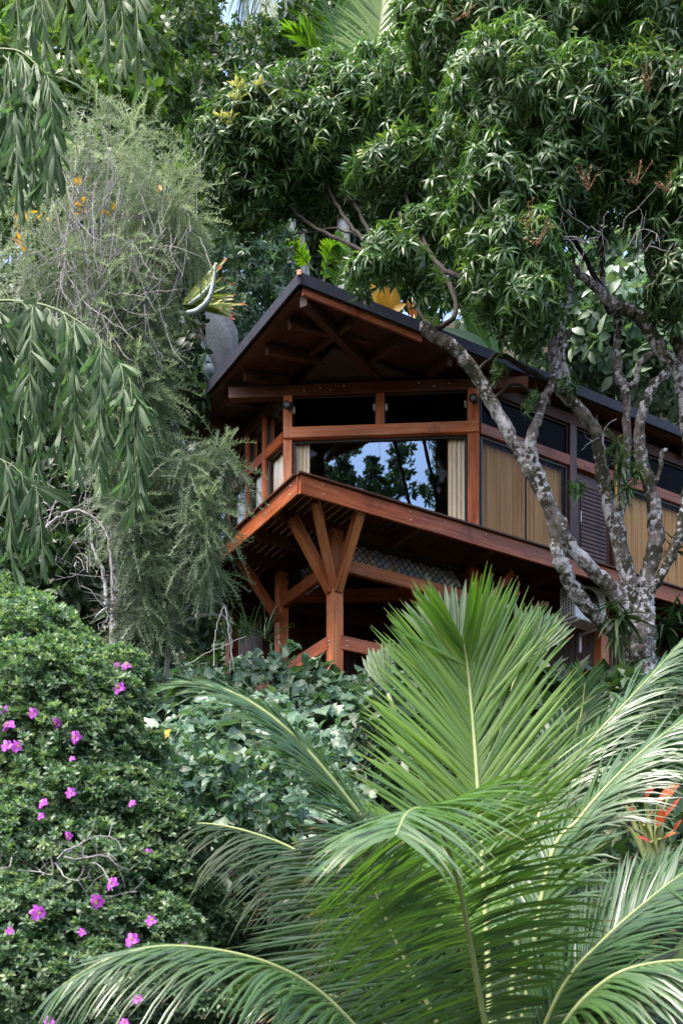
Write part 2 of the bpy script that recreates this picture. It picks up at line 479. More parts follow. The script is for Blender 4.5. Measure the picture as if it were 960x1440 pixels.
def whorl(L, W, n, lo, hi, droop, rad=0.03, seg=4, fold=0.25, spread=0.2, jit=0.2):
    """rosette of n leaves round +Z, elevations between lo and hi (radians)"""
    VV, QQ, UU, RR, k = [], [], [], [], 0
    for i in range(n):
        l = leaf(L * (0.75 + 0.4 * rng.random()), W * (0.8 + 0.4 * rng.random()), seg, droop * (0.6 + 0.8 * rng.random()), fold)
        an = i * 2.39996 + rng.normal() * 0.15
        el = lo + (hi - lo) * (i / max(1, n - 1)) + rng.normal() * jit
        R = rot('z', an) @ rot('y', -el) @ rot('x', rng.normal() * 0.35)
        V = (l[0] + (rad, 0, 0)) @ R.T + (0, 0, spread * L * (i / n - 0.5))
        VV.append(V); QQ.append(l[1] + k); UU.append(l[2]); RR.append(np.full(len(V), rng.normal() * 0.16)); k += len(V)
    return np.concatenate(VV), np.concatenate(QQ), np.concatenate(UU), np.concatenate(RR)


def sphere_dirs(n):
    return unit(rng.normal(size=(n, 3)))


def blob_points(blobs, density, shell=(0.72, 1.04), back=0.35):
    """points in the outer shell of ellipsoids (px,py,Y,rx,ry px, depth m); returns pos, outward normal"""
    Pp, Nn = [], []
    for (px, py, Y, rx, ry, dz) in blobs:
        c = P(px, py, Y); a = np.array([rx / F * Y, dz, ry / F * Y])
        area = 4 * math.pi * ((a[0]*a[1])**1.6/3 + (a[0]*a[2])**1.6/3 + (a[1]*a[2])**1.6/3) ** (1/1.6)
        n = max(6, int(area * density))
        d = sphere_dirs(n)
        keep = (d[:, 1] < 0.25) | (rng.random(n) < back)
        d = d[keep]
        # uneven lumps
        lump = 1 + 0.10 * np.sin(d[:, 0] * 7 + px) * np.sin(d[:, 2] * 8 + py) + 0.06 * np.sin(d[:, 0] * 17 + d[:, 2] * 13)
        r = (shell[0] + (shell[1] - shell[0]) * rng.random(len(d)) ** 0.6) * lump
        Pp.append(c + d * a * r[:, None]); Nn.append(unit(d / a))
    return np.concatenate(Pp), np.concatenate(Nn)


def cloud(mb, blobs, density, tmpls, size=(0.8, 1.2), up=0.6, out=0.8, jit=0.5, shell=(0.72, 1.04), back=0.35, rs=0.22, r0=0.45, axis='z'):
    p, nr = blob_points(blobs, density, shell, back)
    k = rng.integers(0, len(tmpls), len(p))
    ax = unit(nr * out + np.array([0, 0, up]) + rng.normal(size=p.shape) * jit)
    for i, T in enumerate(tmpls):
        q = k == i
        n = q.sum()
        if not n: continue
        sz = size[0] + (size[1] - size[0]) * rng.random(n)
        ref = unit(rng.normal(size=(n, 3)))
        if axis == 'z':
            x = unit(np.cross(ax[q], ref)); Rm = frames(x, ax[q], sz)
        else:
            Rm = frames(ref * 0.7 + np.array([0, 0, -0.35]) + ax[q] * 0.3, ax[q], sz)
        mb.scatter(T, Rm, p[q], r0 + rs * rng.normal(size=n))
    return p, nr


def limb(mb, pts, seg=10, wob=0.05, n=None):
    """bark tube through (px,py,Y,radius px) points"""
    a = np.array([np.r_[P(x, y, Y), r / F * Y] for x, y, Y, r in pts])
    n = n or len(pts) * 5
    s = smooth_path(a, n)
    s[:, :3] += rng.normal(size=(n, 3)) * 0.008
    mb.tube(s[:, :3], np.maximum(s[:, 3], 0.004) * (1 + 0.05 * rng.normal(size=n)), seg, wob)
    return s


# ------------------------------------------------------------------ ground
GY = np.array([-60, 2, 6.5, 9, 11, 18, 23.5, 28, 34, 50, 90, 160.])
GZ = np.array([0, 0, 0.6, 2.3, 3.4, 7.45, 7.8, 12, 18, 32, 60, 95.])


def ground(x, y):
    z = np.interp(y, GY, GZ)
    return z + 0.12 * np.sin(x * 1.3 + y * 0.7) * np.clip((y - 1) / 6, 0, 1) + 0.07 * np.sin(x * 3.1 - y * 2.3) * np.clip((y - 1) / 6, 0, 1)


xs = np.r_[np.linspace(-160, -16, 16), np.linspace(-15, 15, 61), np.linspace(16, 160, 16)]
ys = np.r_[np.linspace(-60, -2, 12), np.linspace(-1, 40, 84), np.linspace(43, 160, 30)]
GXX, GYY = np.meshgrid(xs, ys)
g = MB()
nx = len(xs)
g.add(np.stack([GXX, GYY, ground(GXX, GYY)], -1).reshape(-1, 3), [(j*nx+i, j*nx+i+1, (j+1)*nx+i+1, (j+1)*nx+i) for j in range(len(ys)-1) for i in range(nx-1)])
go = g.build('ground', M['soil'])
tag(go, kind='structure', label='steep soil hillside under the plants')

# ------------------------------------------------------------------ HOUSE
AZ = math.radians(58.9)
Rv = np.array([math.sin(AZ), math.cos(AZ)]); Lv = np.array([-math.cos(AZ), math.sin(AZ)])
A0 = np.array([-0.6094, 17.0])
R3 = np.array([*Rv, 0]); L3 = np.array([*Lv, 0])


def H(u, v, z):
    q = A0 + Rv * u + Lv * v
    return np.array([q[0], q[1], z])


ZD = 8.721 + EYE          # deck top
ZR = 11.715 + EYE         # roof edge top
ZP0, ZP1 = 11.275 + EYE, 11.46 + EYE   # wall plate
ZM0, ZM1 = 10.545 + EYE, 10.725 + EYE  # middle rail
UL, VB = 11.5, 5.2
house = thing('timber_house', 'red-brown timber house on stilts with a pointed roof corner above a deck', 'house', H(0, 0, 7.4))


def part(name, mat, parent, fn, smooth=False):
    m = MB(); fn(m)
    return m.build(name, M[mat], parent, smooth)


def beam(name, mat, parent, p0, p1, w, h, **k):
    return part(name, mat, parent, lambda m: m.box(p0, p1, w, h, **k))


# deck: boards run along L with gaps that let light through
def deck_boards(m):
    u = 0.05
    while u < UL:
        m.box(H(u + 0.062, 0.02, ZD - 0.018), H(u + 0.062, VB, ZD - 0.018), 0.124, 0.036)
        u += 0.134


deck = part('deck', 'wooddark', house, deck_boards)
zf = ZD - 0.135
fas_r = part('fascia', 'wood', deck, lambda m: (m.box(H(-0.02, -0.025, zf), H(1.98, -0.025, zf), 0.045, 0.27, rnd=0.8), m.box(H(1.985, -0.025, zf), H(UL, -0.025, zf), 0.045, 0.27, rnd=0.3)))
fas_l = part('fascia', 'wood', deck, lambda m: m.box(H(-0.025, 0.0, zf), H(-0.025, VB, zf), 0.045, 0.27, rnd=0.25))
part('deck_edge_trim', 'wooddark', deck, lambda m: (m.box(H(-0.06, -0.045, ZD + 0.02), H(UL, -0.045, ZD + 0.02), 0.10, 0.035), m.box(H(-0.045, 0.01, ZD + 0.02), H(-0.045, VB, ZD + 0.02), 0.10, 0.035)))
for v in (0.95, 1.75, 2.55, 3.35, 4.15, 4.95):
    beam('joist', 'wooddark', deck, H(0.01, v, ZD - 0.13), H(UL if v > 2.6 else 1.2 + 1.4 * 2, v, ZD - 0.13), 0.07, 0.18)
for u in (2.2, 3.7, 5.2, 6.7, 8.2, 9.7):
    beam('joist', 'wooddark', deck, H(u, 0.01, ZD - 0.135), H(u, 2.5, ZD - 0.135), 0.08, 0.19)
# solid sub-floor behind the walkway keeps the underside dark
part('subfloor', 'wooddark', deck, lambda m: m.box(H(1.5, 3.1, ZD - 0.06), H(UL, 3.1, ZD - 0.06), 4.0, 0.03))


def bolts(parent, pts, nrm):
    base = None
    for p in pts:
        if base is None:
            base = MB().ball((0, 0, 0), (0.013, 0.013, 0.013), 8, 4).build('bolt', M['steel'], None)
            o = base
        else:
            o = base.copy(); col.objects.link(o)
        o.parent = parent
        o.location = np.asarray(p) + np.asarray(nrm) * 0.004 - wloc(parent)


bolts(fas_r, [H(u, -0.048, ZD - 0.06 - 0.13 * (i % 2)) for i, u in enumerate((0.35, 0.37, 1.93, 1.94, 2.6, 3.4, 3.42, 4.3, 5.2, 6.1))], -L3)
bolts(fas_l, [H(-0.048, v, ZD - 0.07 - 0.12 * (i % 2)) for i, v in enumerate((0.2, 0.22, 0.9, 1.7, 2.4, 3.2))], -R3)

# support posts and braces
ZU = ZD - 0.225
PU, PV = 1.1, 0.85
GP = 7.3


def post(u, v, z0, z1, w=0.2, mat='woodpost', parent=house, rnd=None):
    return beam('post', mat, parent, H(u, v, z0), H(u, v, z1), w, w, up=R3, rnd=rnd)


p_main = post(PU, PV, 6.9, ZU, rnd=0.75)
zb = 7.63 + EYE
for (du, dv, w, ts) in ((-0.72, 0.0, 0.16, .15), (0.0, -0.72, 0.16, .15), (-0.66, -0.58, 0.09, .16)):
    n = unit(np.array([du, dv]))
    beam('brace', 'woodpost', p_main, H(PU + n[0] * 0.11, PV + n[1] * 0.11, zb - 0.02), H(PU + du, PV + dv, ZU - 0.02), w, 0.14, up=L3 if dv == 0 else R3, ext=0.07)
bolts(p_main, [H(PU - 0.104, PV + 0.0, zb - 0.08), H(PU - 0.104, PV, 6.75 + EYE), H(PU - 0.104, PV, 6.68 + EYE)], -R3)
bolts(p_main, [H(PU + 0.04, PV - 0.104, zb - 0.06), H(PU + 0.16, PV - 0.118, 6.76 + EYE), H(PU + 0.16, PV - 0.118, 6.68 + EYE)], -L3)
p_l = post(1.1, 2.64, 6.9, ZU, 0.18)
beam('brace', 'wood', p_l, H(1.02, 2.62, 7.7 + EYE), H(0.33, 2.62, ZU), 0.12, 0.15, up=L3, ext=0.05)
p_r = post(3.82, 0.85, 6.9, ZU, 0.2, 'wood')
beam('brace', 'wood', p_r, H(3.9, 0.83, 7.75 + EYE), H(4.45, 0.6, ZU - 0.02), 0.12, 0.14, up=L3, ext=0.05)
post(6.82, 0.85, 6.9, ZU, 0.2, 'woodpost')
post(9.6, 0.85, 6.9, ZU, 0.2, 'woodpost')
post(1.1, 4.6, 6.9, ZU, 0.18, 'wood')
# ties
zt = 6.73 + EYE
beam('tie_beam', 'wood', house, H(PU + 0.05, PV - 0.085, zt), H(6.7, PV - 0.085, zt), 0.055, 0.22, rnd=0.4)
beam('tie_beam', 'wood', house, H(PU - 0.085, PV + 0.05, zt), H(PU - 0.085, 4.5, zt), 0.055, 0.22, rnd=0.6)
zm = 8.0 + EYE
beam('tie_beam', 'woodpost', house, H(PU + 0.11, PV, zm), H(3.72, PV, zm), 0.09, 0.2, rnd=0.4)
beam('tie_beam', 'wood', house, H(PU, PV + 0.11, zm - 0.02), H(PU, 2.54, zm - 0.02), 0.09, 0.2, rnd=0.6)
beam('tie_beam', 'wood', house, H(1.2, 2.58, 8.1 + EYE), H(3.72, 0.93, 8.1 + EYE), 0.1, 0.2)
beam('tie_beam', 'wooddark', house, H(1.2, 2.9, 8.12 + EYE), H(6.4, 2.9, 8.12 + EYE), 0.1, 0.2)


# lower storey: plank walls set back, the under-deck shade put into their colour
def planks(m, u0, v0, u1, v1, z0, z1, w=0.16, th=0.025):
    a, b = np.array([u0, v0]), np.array([u1, v1]); n = int(np.linalg.norm(b - a) / w)
    for i in range(n):
        q = a + (b - a) * (i + 0.5) / n
        d = (b - a) / np.linalg.norm(b - a)
        m.box(H(*q, z0), H(*q, z1), w * 0.97, th, up=np.array([*(Rv * -d[1] + Lv * d[0]), 0]), bev=0.004)


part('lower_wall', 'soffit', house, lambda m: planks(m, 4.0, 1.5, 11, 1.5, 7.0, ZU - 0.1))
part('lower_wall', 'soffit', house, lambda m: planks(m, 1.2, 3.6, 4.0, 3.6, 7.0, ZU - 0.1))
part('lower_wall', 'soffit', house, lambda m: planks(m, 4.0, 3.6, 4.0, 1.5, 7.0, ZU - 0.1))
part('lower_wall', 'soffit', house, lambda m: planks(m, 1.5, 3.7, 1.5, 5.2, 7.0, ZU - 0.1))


def pane(name, parent, mat, a, b, z0, z1, seg=1):
    m = MB()
    m.add([H(*a, z0), H(*b, z0), H(*b, z1), H(*a, z1)], [(0, 1, 2, 3)], [(0, 0), (0, 1), (1, 1), (1, 0)])
    return m.build(name, M[mat], parent, False)


def frame_rect(m, a, b, z0, z1, w=0.04, th=0.05):
    a, b = np.array(a, float), np.array(b, float); d = (b - a) / np.linalg.norm(b - a)
    nrm = np.array([*(Rv * -d[1] + Lv * d[0]), 0])
    m.box(H(*(a + d * w), z0 + w / 2), H(*(b - d * w), z0 + w / 2), th, w)
    m.box(H(*(a + d * w), z1 - w / 2), H(*(b - d * w), z1 - w / 2), th, w)
    for q in (a + d * w / 2, b - d * w / 2):
        m.box(H(*q, z0), H(*q, z1), w, th, up=nrm)


def window(a, b, z0, z1, glass='glass', w=0.04, name='window', splits=()):
    f = part(name, 'frame', house, lambda m: frame_rect(m, a, b, z0, z1, w))
    a, b = np.array(a, float), np.array(b, float); d = (b - a) / np.linalg.norm(b - a)
    cuts = [0.0, *splits, 1.0]
    a2, b2 = a + d * w, b - d * w
    for s0, s1 in zip(cuts[:-1], cuts[1:]):
        g0, g1 = a2 + (b2 - a2) * s0, a2 + (b2 - a2) * s1
        gl = ('glass3' if glass == 'glass' and len(cuts) == 5 and s0 in (0.0, cuts[-2]) else glass)
        pane('glass_pane', f, gl, g0 + d * 0.003, g1 - d * 0.003, z0 + w, z1 - w)
    return f


# upper storey
PL, PR = np.array([1.0, 2.218]), np.array([3.55, 0.45])
cd = (PR - PL) / np.linalg.norm(PR - PL)
C3 = np.array([*(Rv * cd[0] + Lv * cd[1]), 0]); CN = np.array([*(Rv * cd[1] - Lv * cd[0]), 0])
if CN[1] > 0: CN = -CN


def cpt(t, z, off=0.0):
    q = H(*(PL + cd * t), z)
    return q + CN * off


WL = np.linalg.norm(PR - PL)
post_l = beam('corner_post', 'woodpost', house, cpt(0, ZD + 0.005), cpt(0, ZP0), 0.15, 0.17, up=CN, rnd=0.95)
post_r = beam('corner_post', 'wood', house, cpt(WL, ZD + 0.005), cpt(WL, ZP0), 0.19, 0.19, up=CN, rnd=0.8)
part('wall_plate', 'wooddark', house, lambda m: m.box(cpt(-1.0, (ZP0 + ZP1) / 2), cpt(WL + 0.9, (ZP0 + ZP1) / 2), 0.16, ZP1 - ZP0, rnd=0.9))  # dark wood here carries the shade under the eaves in its colour
rail = part('middle_rail', 'woodpost', house, lambda m: m.box(cpt(-0.07, (ZM0 + ZM1) / 2, 0.02), cpt(WL + 0.09, (ZM0 + ZM1) / 2, 0.02), 0.21, ZM1 - ZM0, rnd=0.7))
bolts(rail, [cpt(t, z, 0.126) for t in (0.0, WL) for z in (ZM0 + 0.04, ZM1 - 0.04)], CN)
beam('mullion', 'wood', house, cpt(WL * 0.5, ZM1), cpt(WL * 0.5, ZP0), 0.14, 0.12, up=CN, rnd=0.6)


def cwin(t0, t1, z0, z1, glass, splits=(), w=0.045):
    return window(PL + cd * t0, PL + cd * t1, z0, z1, glass, w, 'window', splits)


cwin(0.08, WL * 0.5 - 0.075, ZM1 + 0.002, ZP0 - 0.002, 'glass2', w=0.02)
cwin(WL * 0.5 + 0.075, WL - 0.1, ZM1 + 0.002, ZP0 - 0.002, 'glass2', w=0.02)
cwin(0.08, WL - 0.1, ZD + 0.02, ZM0 - 0.002, 'glass', (0.17, 0.5, 0.83))
for t, s in ((0.10, 1), (WL * 0.5 - 0.1, -1), (WL * 0.5 + 0.1, 1), (WL - 0.13, -1)):
    part('hinge', 'steel', house, lambda m: m.box(cpt(t, ZM1 + 0.27, 0.035), cpt(t, ZM1 + 0.38, 0.035), 0.05, 0.02, up=CN))

# right-hand wall (v = 0.4)
VR = 0.4
rr = part('middle_rail', 'wood', house, lambda m: m.box(H(3.62, VR, (ZM0 + ZM1) / 2), H(UL, VR, (ZM0 + ZM1) / 2), 0.14, ZM1 - ZM0, rnd=0.1))
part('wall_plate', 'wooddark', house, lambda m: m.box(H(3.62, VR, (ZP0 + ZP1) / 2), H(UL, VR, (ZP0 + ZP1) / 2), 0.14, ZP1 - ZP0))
for u, mt in ((5.66, 'door'), (6.75, 'door'), (8.9, 'wooddark'), (11.0, 'wooddark')):
    beam('wall_post', mt, house, H(u, VR, ZD + 0.004), H(u, VR, ZP0), 0.16, 0.15, up=L3)
sl = window((3.64, VR), (5.57, VR), ZD + 0.02, ZM0 - 0.003, 'glass3', 0.05, 'sliding_window', (0.57,))
window((6.85, VR), (8.8, VR), ZD + 0.02, ZM0 - 0.003, 'glass3', 0.05, 'sliding_window', (0.5,))
window((9.0, VR), (10.9, VR), ZD + 0.02, ZM0 - 0.003, 'glass3', 0.05, 'sliding_window', (0.5,))
for u0, u1 in ((3.64, 5.57), (5.75, 6.66), (6.85, 8.8), (9.0, 10.9)):
    window((u0, VR), (u1, VR), ZM1 + 0.003, ZP0 - 0.003, 'glass2', 0.03)
dr = part('door', 'door', house, lambda m: (m.box(H(6.2, VR + 0.04, ZD + 0.02), H(6.2, VR + 0.04, ZM0 - 0.01), 0.88, 0.045, up=L3, rnd=0.2),
          [m.box(H(6.2, VR + 0.012, z), H(6.2, VR + 0.012, z + 0.05), 0.62, 0.03, up=L3) for z in np.arange(ZD + 0.25, ZM0 - 0.2, 0.07)]))
part('door_handle', 'steel', dr, lambda m: m.box(H(5.86, VR - 0.04, ZD + 0.9), H(5.86, VR - 0.04, ZD + 1.1), 0.02, 0.03, up=L3))
part('lit_post_edge', 'lit_edge', house, lambda m: m.box(H(6.655, VR - 0.09, ZD + 0.03), H(6.655, VR - 0.09, ZM1 + 0.1), 0.045, 0.03, up=L3))  # yellow strip paints the lit edge of the wall post

# left-hand wall (u = 1.0)
part('middle_rail', 'wood', house, lambda m: m.box(H(1.0, 2.3, (ZM0 + ZM1) / 2), H(1.0, 5.2, (ZM0 + ZM1) / 2), 0.16, ZM1 - ZM0, rnd=0.9))
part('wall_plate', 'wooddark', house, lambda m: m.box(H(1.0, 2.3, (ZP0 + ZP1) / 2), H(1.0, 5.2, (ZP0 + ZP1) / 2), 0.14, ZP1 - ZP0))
for v in (2.95, 3.61, 4.4):
    beam('wall_post', 'wood', house, H(0.93, v, ZD + 0.004), H(0.93, v, ZP0), 0.07, 0.09, up=L3, rnd=0.7)
for v0, v1 in ((2.32, 2.9), (3.0, 3.56), (3.66, 4.35), (4.45, 5.1)):
    window((1.0, v0), (1.0, v1), ZD + 0.02, ZM0 - 0.003, 'glass3', 0.035)
    window((1.0, v0), (1.0, v1), ZM1 + 0.003, ZP0 - 0.003, 'glass2', 0.02)
post(0.12, 4.05, ZD + 0.04, ZD + 1.1, 0.12, 'door', deck)

# interior shell
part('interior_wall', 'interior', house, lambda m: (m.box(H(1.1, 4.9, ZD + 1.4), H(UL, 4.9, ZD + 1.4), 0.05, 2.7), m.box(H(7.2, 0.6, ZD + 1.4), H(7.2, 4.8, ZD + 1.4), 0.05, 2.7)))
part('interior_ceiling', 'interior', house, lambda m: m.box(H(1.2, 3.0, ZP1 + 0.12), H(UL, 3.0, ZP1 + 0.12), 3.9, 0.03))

# roof: hipped sheet, soffit boards, rafters
ZS = ZR - 0.20


def hip(u, v):
    return 0.16 * min(u, v, VB + 0.6 - v)


def roof_sheet(m, zoff, th=None):
    VT = VB + 0.6; UE = UL + 2.0
    h = VT / 2
    pts = [(0, 0), (UE, 0), (UE, VT), (0, VT), (h, h), (UE, h)]
    V = [H(u, v, zoff + hip(u, v)) for u, v in pts]
    m.add(V, [(0, 1, 5, 4), (2, 3, 4, 5), (0, 4, 4, 3)], [(u, v) for u, v in pts])


def tri_safe(m, zoff):
    VT = VB + 0.6; UE = UL + 2.0; h = VT / 2
    def q(u, v): return H(u, v, zoff + hip(u, v))
    U = lambda *a: a
    m.add([q(0, 0), q(UE, 0), q(UE, h), q(h, h)], [(0, 1, 2, 3)], [(0, 0), (UE, 0), (UE, h), (h, h)])
    m.add([q(h, h), q(UE, h), q(UE, VT), q(0, VT)], [(0, 1, 2, 3)], [(h, h), (UE, h), (UE, VT), (0, VT)])
    mid = (q(0, 0) + q(0, VT)) / 2
    m.add([q(0, 0), q(h, h), q(0, VT), mid], [(0, 1, 2, 3)], [(0, 0), (h, h), (VT, 0), (h, 0)])


roof = part('roof', 'roof', house, lambda m: tri_safe(m, ZR + 0.004))


def soffit(m):
    """boards side by side, following each slope, in the two overhangs and above the rooms"""
    w = 0.11
    v = 0.03
    while v < (VB + 0.6) / 2:
        u0 = v + w / 2 + 0.02
        m.box(H(u0, v + w / 2, ZS + 0.03 + 0.16 * (v + w / 2)), H(UL + 1.5, v + w / 2, ZS + 0.03 + 0.16 * (v + w / 2)), w - 0.008, 0.02)
        v += w
    u = 0.03
    while u < (VB + 0.6) / 2:
        m.box(H(u + w / 2, u + w / 2 + 0.02, ZS + 0.03 + 0.16 * (u + w / 2)), H(u + w / 2, VB + 0.6 - u, ZS + 0.03 + 0.16 * (u + w / 2)), w - 0.008, 0.02)
        u += w


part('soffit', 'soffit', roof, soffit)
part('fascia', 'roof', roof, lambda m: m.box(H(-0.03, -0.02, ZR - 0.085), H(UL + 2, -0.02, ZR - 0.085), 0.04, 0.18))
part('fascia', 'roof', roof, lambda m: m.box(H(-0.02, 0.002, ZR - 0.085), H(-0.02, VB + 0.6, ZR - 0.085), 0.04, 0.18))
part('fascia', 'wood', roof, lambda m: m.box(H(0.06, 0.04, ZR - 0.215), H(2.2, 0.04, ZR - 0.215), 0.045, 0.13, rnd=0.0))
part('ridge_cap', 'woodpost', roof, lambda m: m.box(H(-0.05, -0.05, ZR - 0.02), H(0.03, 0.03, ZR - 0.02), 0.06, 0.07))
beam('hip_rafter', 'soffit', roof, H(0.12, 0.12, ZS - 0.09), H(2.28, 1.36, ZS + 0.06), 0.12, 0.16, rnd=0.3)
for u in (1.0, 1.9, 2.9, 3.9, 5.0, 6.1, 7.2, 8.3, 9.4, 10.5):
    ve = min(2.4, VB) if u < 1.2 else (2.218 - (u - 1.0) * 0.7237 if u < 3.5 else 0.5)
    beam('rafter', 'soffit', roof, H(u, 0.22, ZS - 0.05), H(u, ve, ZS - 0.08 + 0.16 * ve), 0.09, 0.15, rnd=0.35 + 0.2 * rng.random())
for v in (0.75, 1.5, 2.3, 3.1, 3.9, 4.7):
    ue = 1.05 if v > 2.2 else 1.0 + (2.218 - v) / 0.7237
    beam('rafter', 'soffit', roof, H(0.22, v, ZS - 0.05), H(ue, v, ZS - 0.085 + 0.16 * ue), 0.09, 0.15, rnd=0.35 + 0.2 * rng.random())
plate_bolts = [cpt(t, z, 0.088) for t, z in ((0.28, ZP0 + 0.06), (0.55, ZP0 + 0.1), (0.72, ZP0 + 0.06), (0.95, ZP0 + 0.12), (2.2, ZP0 + 0.12), (2.45, ZP0 + 0.06), (2.7, ZP0 + 0.1))]
bolts(house, plate_bolts, CN)

# things hung on or standing in the house
for lab, t in (('black spotlight on the post left of the big window', 0.03), ('black spotlight on the post right of the big window', WL + 0.0)):
    q = cpt(t, ZP0 - 0.27, 0.1)
    sp = thing('spotlight', lab, 'spotlight', q, 'spotlights on the window posts')
    a = MB()
    a.tube([q + CN * 0.0, q + CN * 0.05 + [0, 0, 0.01], q + CN * 0.09], [0.014, 0.014, 0.014], 8)
    a.build('bracket', M['black'], sp)
    b = MB()
    b.tube([q + CN * 0.07 + C3 * 0.05, q + CN * 0.13 + C3 * 0.02, q + CN * 0.22 - C3 * 0.02 + [0, 0, -.02], q + CN * 0.225 - C3 * 0.02 + [0, 0, -.02]], [0.03, 0.062, 0.07, 0.03], 14)
    b.build('lamp_head', M['black'], sp)


def drape(name, label, cat, mat, a, b, z0, z1, waves, amp, group):
    a, b = np.array(a, float), np.array(b, float); n = max(8, waves * 6)
    d = (b - a) / np.linalg.norm(b - a); nr = np.array([-d[1], d[0]])
    m = MB(); V, U, Q = [], [], []
    L = np.linalg.norm(b - a)
    for i in range(n + 1):
        t = i / n
        q = a + (b - a) * t + nr * amp * math.sin(t * waves * 6.283) * (0.7 + 0.3 * math.sin(t * 17))
        for z in (z0, z1):
            V.append(H(*q, z)); U.append(((z - z0), t * L))
    Q = [(2*i, 2*i+2, 2*i+3, 2*i+1) for i in range(n)]
    m.add(V, Q, U)
    return tag(m.build(name, M[mat], None), label, cat, group)


ins = np.array([cd[1], -cd[0]])
if (Rv * ins[0] + Lv * ins[1])[1] < 0: ins = -ins
GB, GC = 'woven blinds behind the side windows', 'curtains in the corner window'
drape('curtain', 'pale striped curtain drawn to the left end of the big window', 'curtain', 'curtain', PL + cd * 0.12 + ins * 0.07, PL + cd * 0.36 + ins * 0.07, ZD + 0.03, ZM0 - 0.03, 4, 0.02, GC)
drape('curtain', 'pale striped curtain drawn to the right end of the big window', 'curtain', 'curtain', PL + cd * (WL - 0.42) + ins * 0.07, PL + cd * (WL - 0.13) + ins * 0.07, ZD + 0.03, ZM0 - 0.03, 4, 0.02, GC)
drape('blind', 'tan striped blind beside the right post of the big window', 'blind', 'blind', (3.69, VR + 0.1), (4.70, VR + 0.1), ZD + 0.03, ZM0 - 0.05, 9, 0.016, GB)
drape('blind', 'tan striped blind left of the dark wooden door, behind the leaning tree limb', 'blind', 'blind', (4.74, VR + 0.1), (5.54, VR + 0.1), ZD + 0.03, ZM0 - 0.05, 7, 0.016, GB)
drape('blind', 'tan striped blind right of the dark wooden door, between two lichened limbs', 'blind', 'blind', (6.9, VR + 0.1), (8.78, VR + 0.1), ZD + 0.03, ZM0 - 0.05, 14, 0.016, GB)
drape('blind', 'tan striped blind at the right edge, beyond the lichened tree', 'blind', 'blind', (9.05, VR + 0.1), (10.88, VR + 0.1), ZD + 0.03, ZM0 - 0.05, 14, 0.016, GB)
for i, (v0, v1, w) in enumerate(((2.35, 2.88, 'nearest the corner post of the left wall'), (3.03, 3.54, 'between two thin posts of the left wall'), (3.69, 4.33, 'farthest along the left wall, next to the bottlebrush twigs'))):
    drape('curtain', 'pale curtain ' + w, 'curtain', 'curtain', (1.07, v0), (1.07, v1), ZD + 0.03, ZM0 - 0.04, 5, 0.015, 'curtains in the left wall')


# netting hung under the deck: diamond mesh of cord
def net(label, a, b, z0, z1, sag):
    m = MB(); a, b = np.array(a, float), np.array(b, float); L = np.linalg.norm(b - a); h = z1 - z0; s = 0.125
    d = (b - a) / L; nr = np.array([-d[1], d[0]])
    def pt(x, z):
        t = min(1, max(0, x / L)); f = math.sin(math.pi * min(1, max(0, (z - z0) / h)))
        return H(*(a + d * t * L - nr * sag * f * (0.4 + 0.6 * math.sin(math.pi * t))), z + 0.03 * math.sin(t * 9) * (1 - (z - z0) / h) )
    n = int((L + h) / s)
    for sg in (1, -1):
        for i in range(-int(h / s) - 1, n + 1):
            x0 = i * s
            pts = []
            for k in range(9):
                f = k / 8
                x = x0 + (h * 1.0) * (f if sg > 0 else 1 - f)
                if 0 <= x <= L: pts.append(pt(x, z0 + f * h))
            if len(pts) > 1: m.tube(pts, 0.0095, 4, cap=False)
    for z in (z0, z1):
        m.tube([pt(L * k / 12, z) for k in range(13)], 0.012, 6)
    o = m.build('netting', M['black'], None)
    return tag(o, label, 'netting', 'black nets under the deck')


net('long black cord netting right of the braced front post, under the deck', (1.28, 0.86), (3.72, 0.86), zm + 0.07, ZU + 0.0, 0.06)
net('short black cord netting left of the braced front post, under the deck', (1.11, 1.05), (1.11, 2.5), zm + 0.07, ZU + 0.0, 0.06)

# pale sheets bundled behind the nets
def tarp_mat():
    m, nt, out, N = nodes('mottled_tarpaulin')
    geo = N('ShaderNodeNewGeometry')
    vo = N('ShaderNodeTexVoronoi', Scale=5.0)
    nt.links.new(geo.outputs['Position'], vo.inputs['Vector'])
    sp = N('ShaderNodeSeparateXYZ')
    nt.links.new(vo.outputs['Color'], sp.inputs[0])
    c = ramp(nt, N, sp.outputs[0], [(0.0, (.30, .42, .66)), (0.3, (.70, .76, .84)), (0.5, (.85, .85, .85)), (0.72, (.60, .44, .32)), (1.0, (.48, .62, .84))])
    p = N('ShaderNodeBsdfPrincipled', Roughness=0.5)
    nt.links.new(c, p.inputs['Base Color'])
    nt.links.new(p.outputs[0], out.inputs[0])
    return m


M['tarp'] = tarp_mat()


def tarp(label, a, b_, z0, z1):
    a, b_ = np.array(a, float), np.array(b_, float); L = np.linalg.norm(b_ - a); d = (b_ - a) / L; nr = np.array([-d[1], d[0]])
    nu, nv = 60, 14; V = []
    for i in range(nu + 1):
        for k in range(nv + 1):
            t, f = i / nu, k / nv
            o_ = .05 * math.sin(t * L * 9 + 2 * f) * math.sin(f * 3.1) + .03 * math.sin(t * L * 21 + 5 * f) + .10 * math.sin(f * 3.14)
            q = a + d * L * t - nr * o_
            V.append(H(*q, z0 + (z1 - z0) * f))
    Q = [(i*(nv+1)+k, (i+1)*(nv+1)+k, (i+1)*(nv+1)+k+1, i*(nv+1)+k+1) for i in range(nu) for k in range(nv)]
    m = MB(); m.add(V, Q)
    return tag(m.build('tarpaulin', M['tarp'], None), label, 'tarpaulin', 'pale sheets behind the nets')


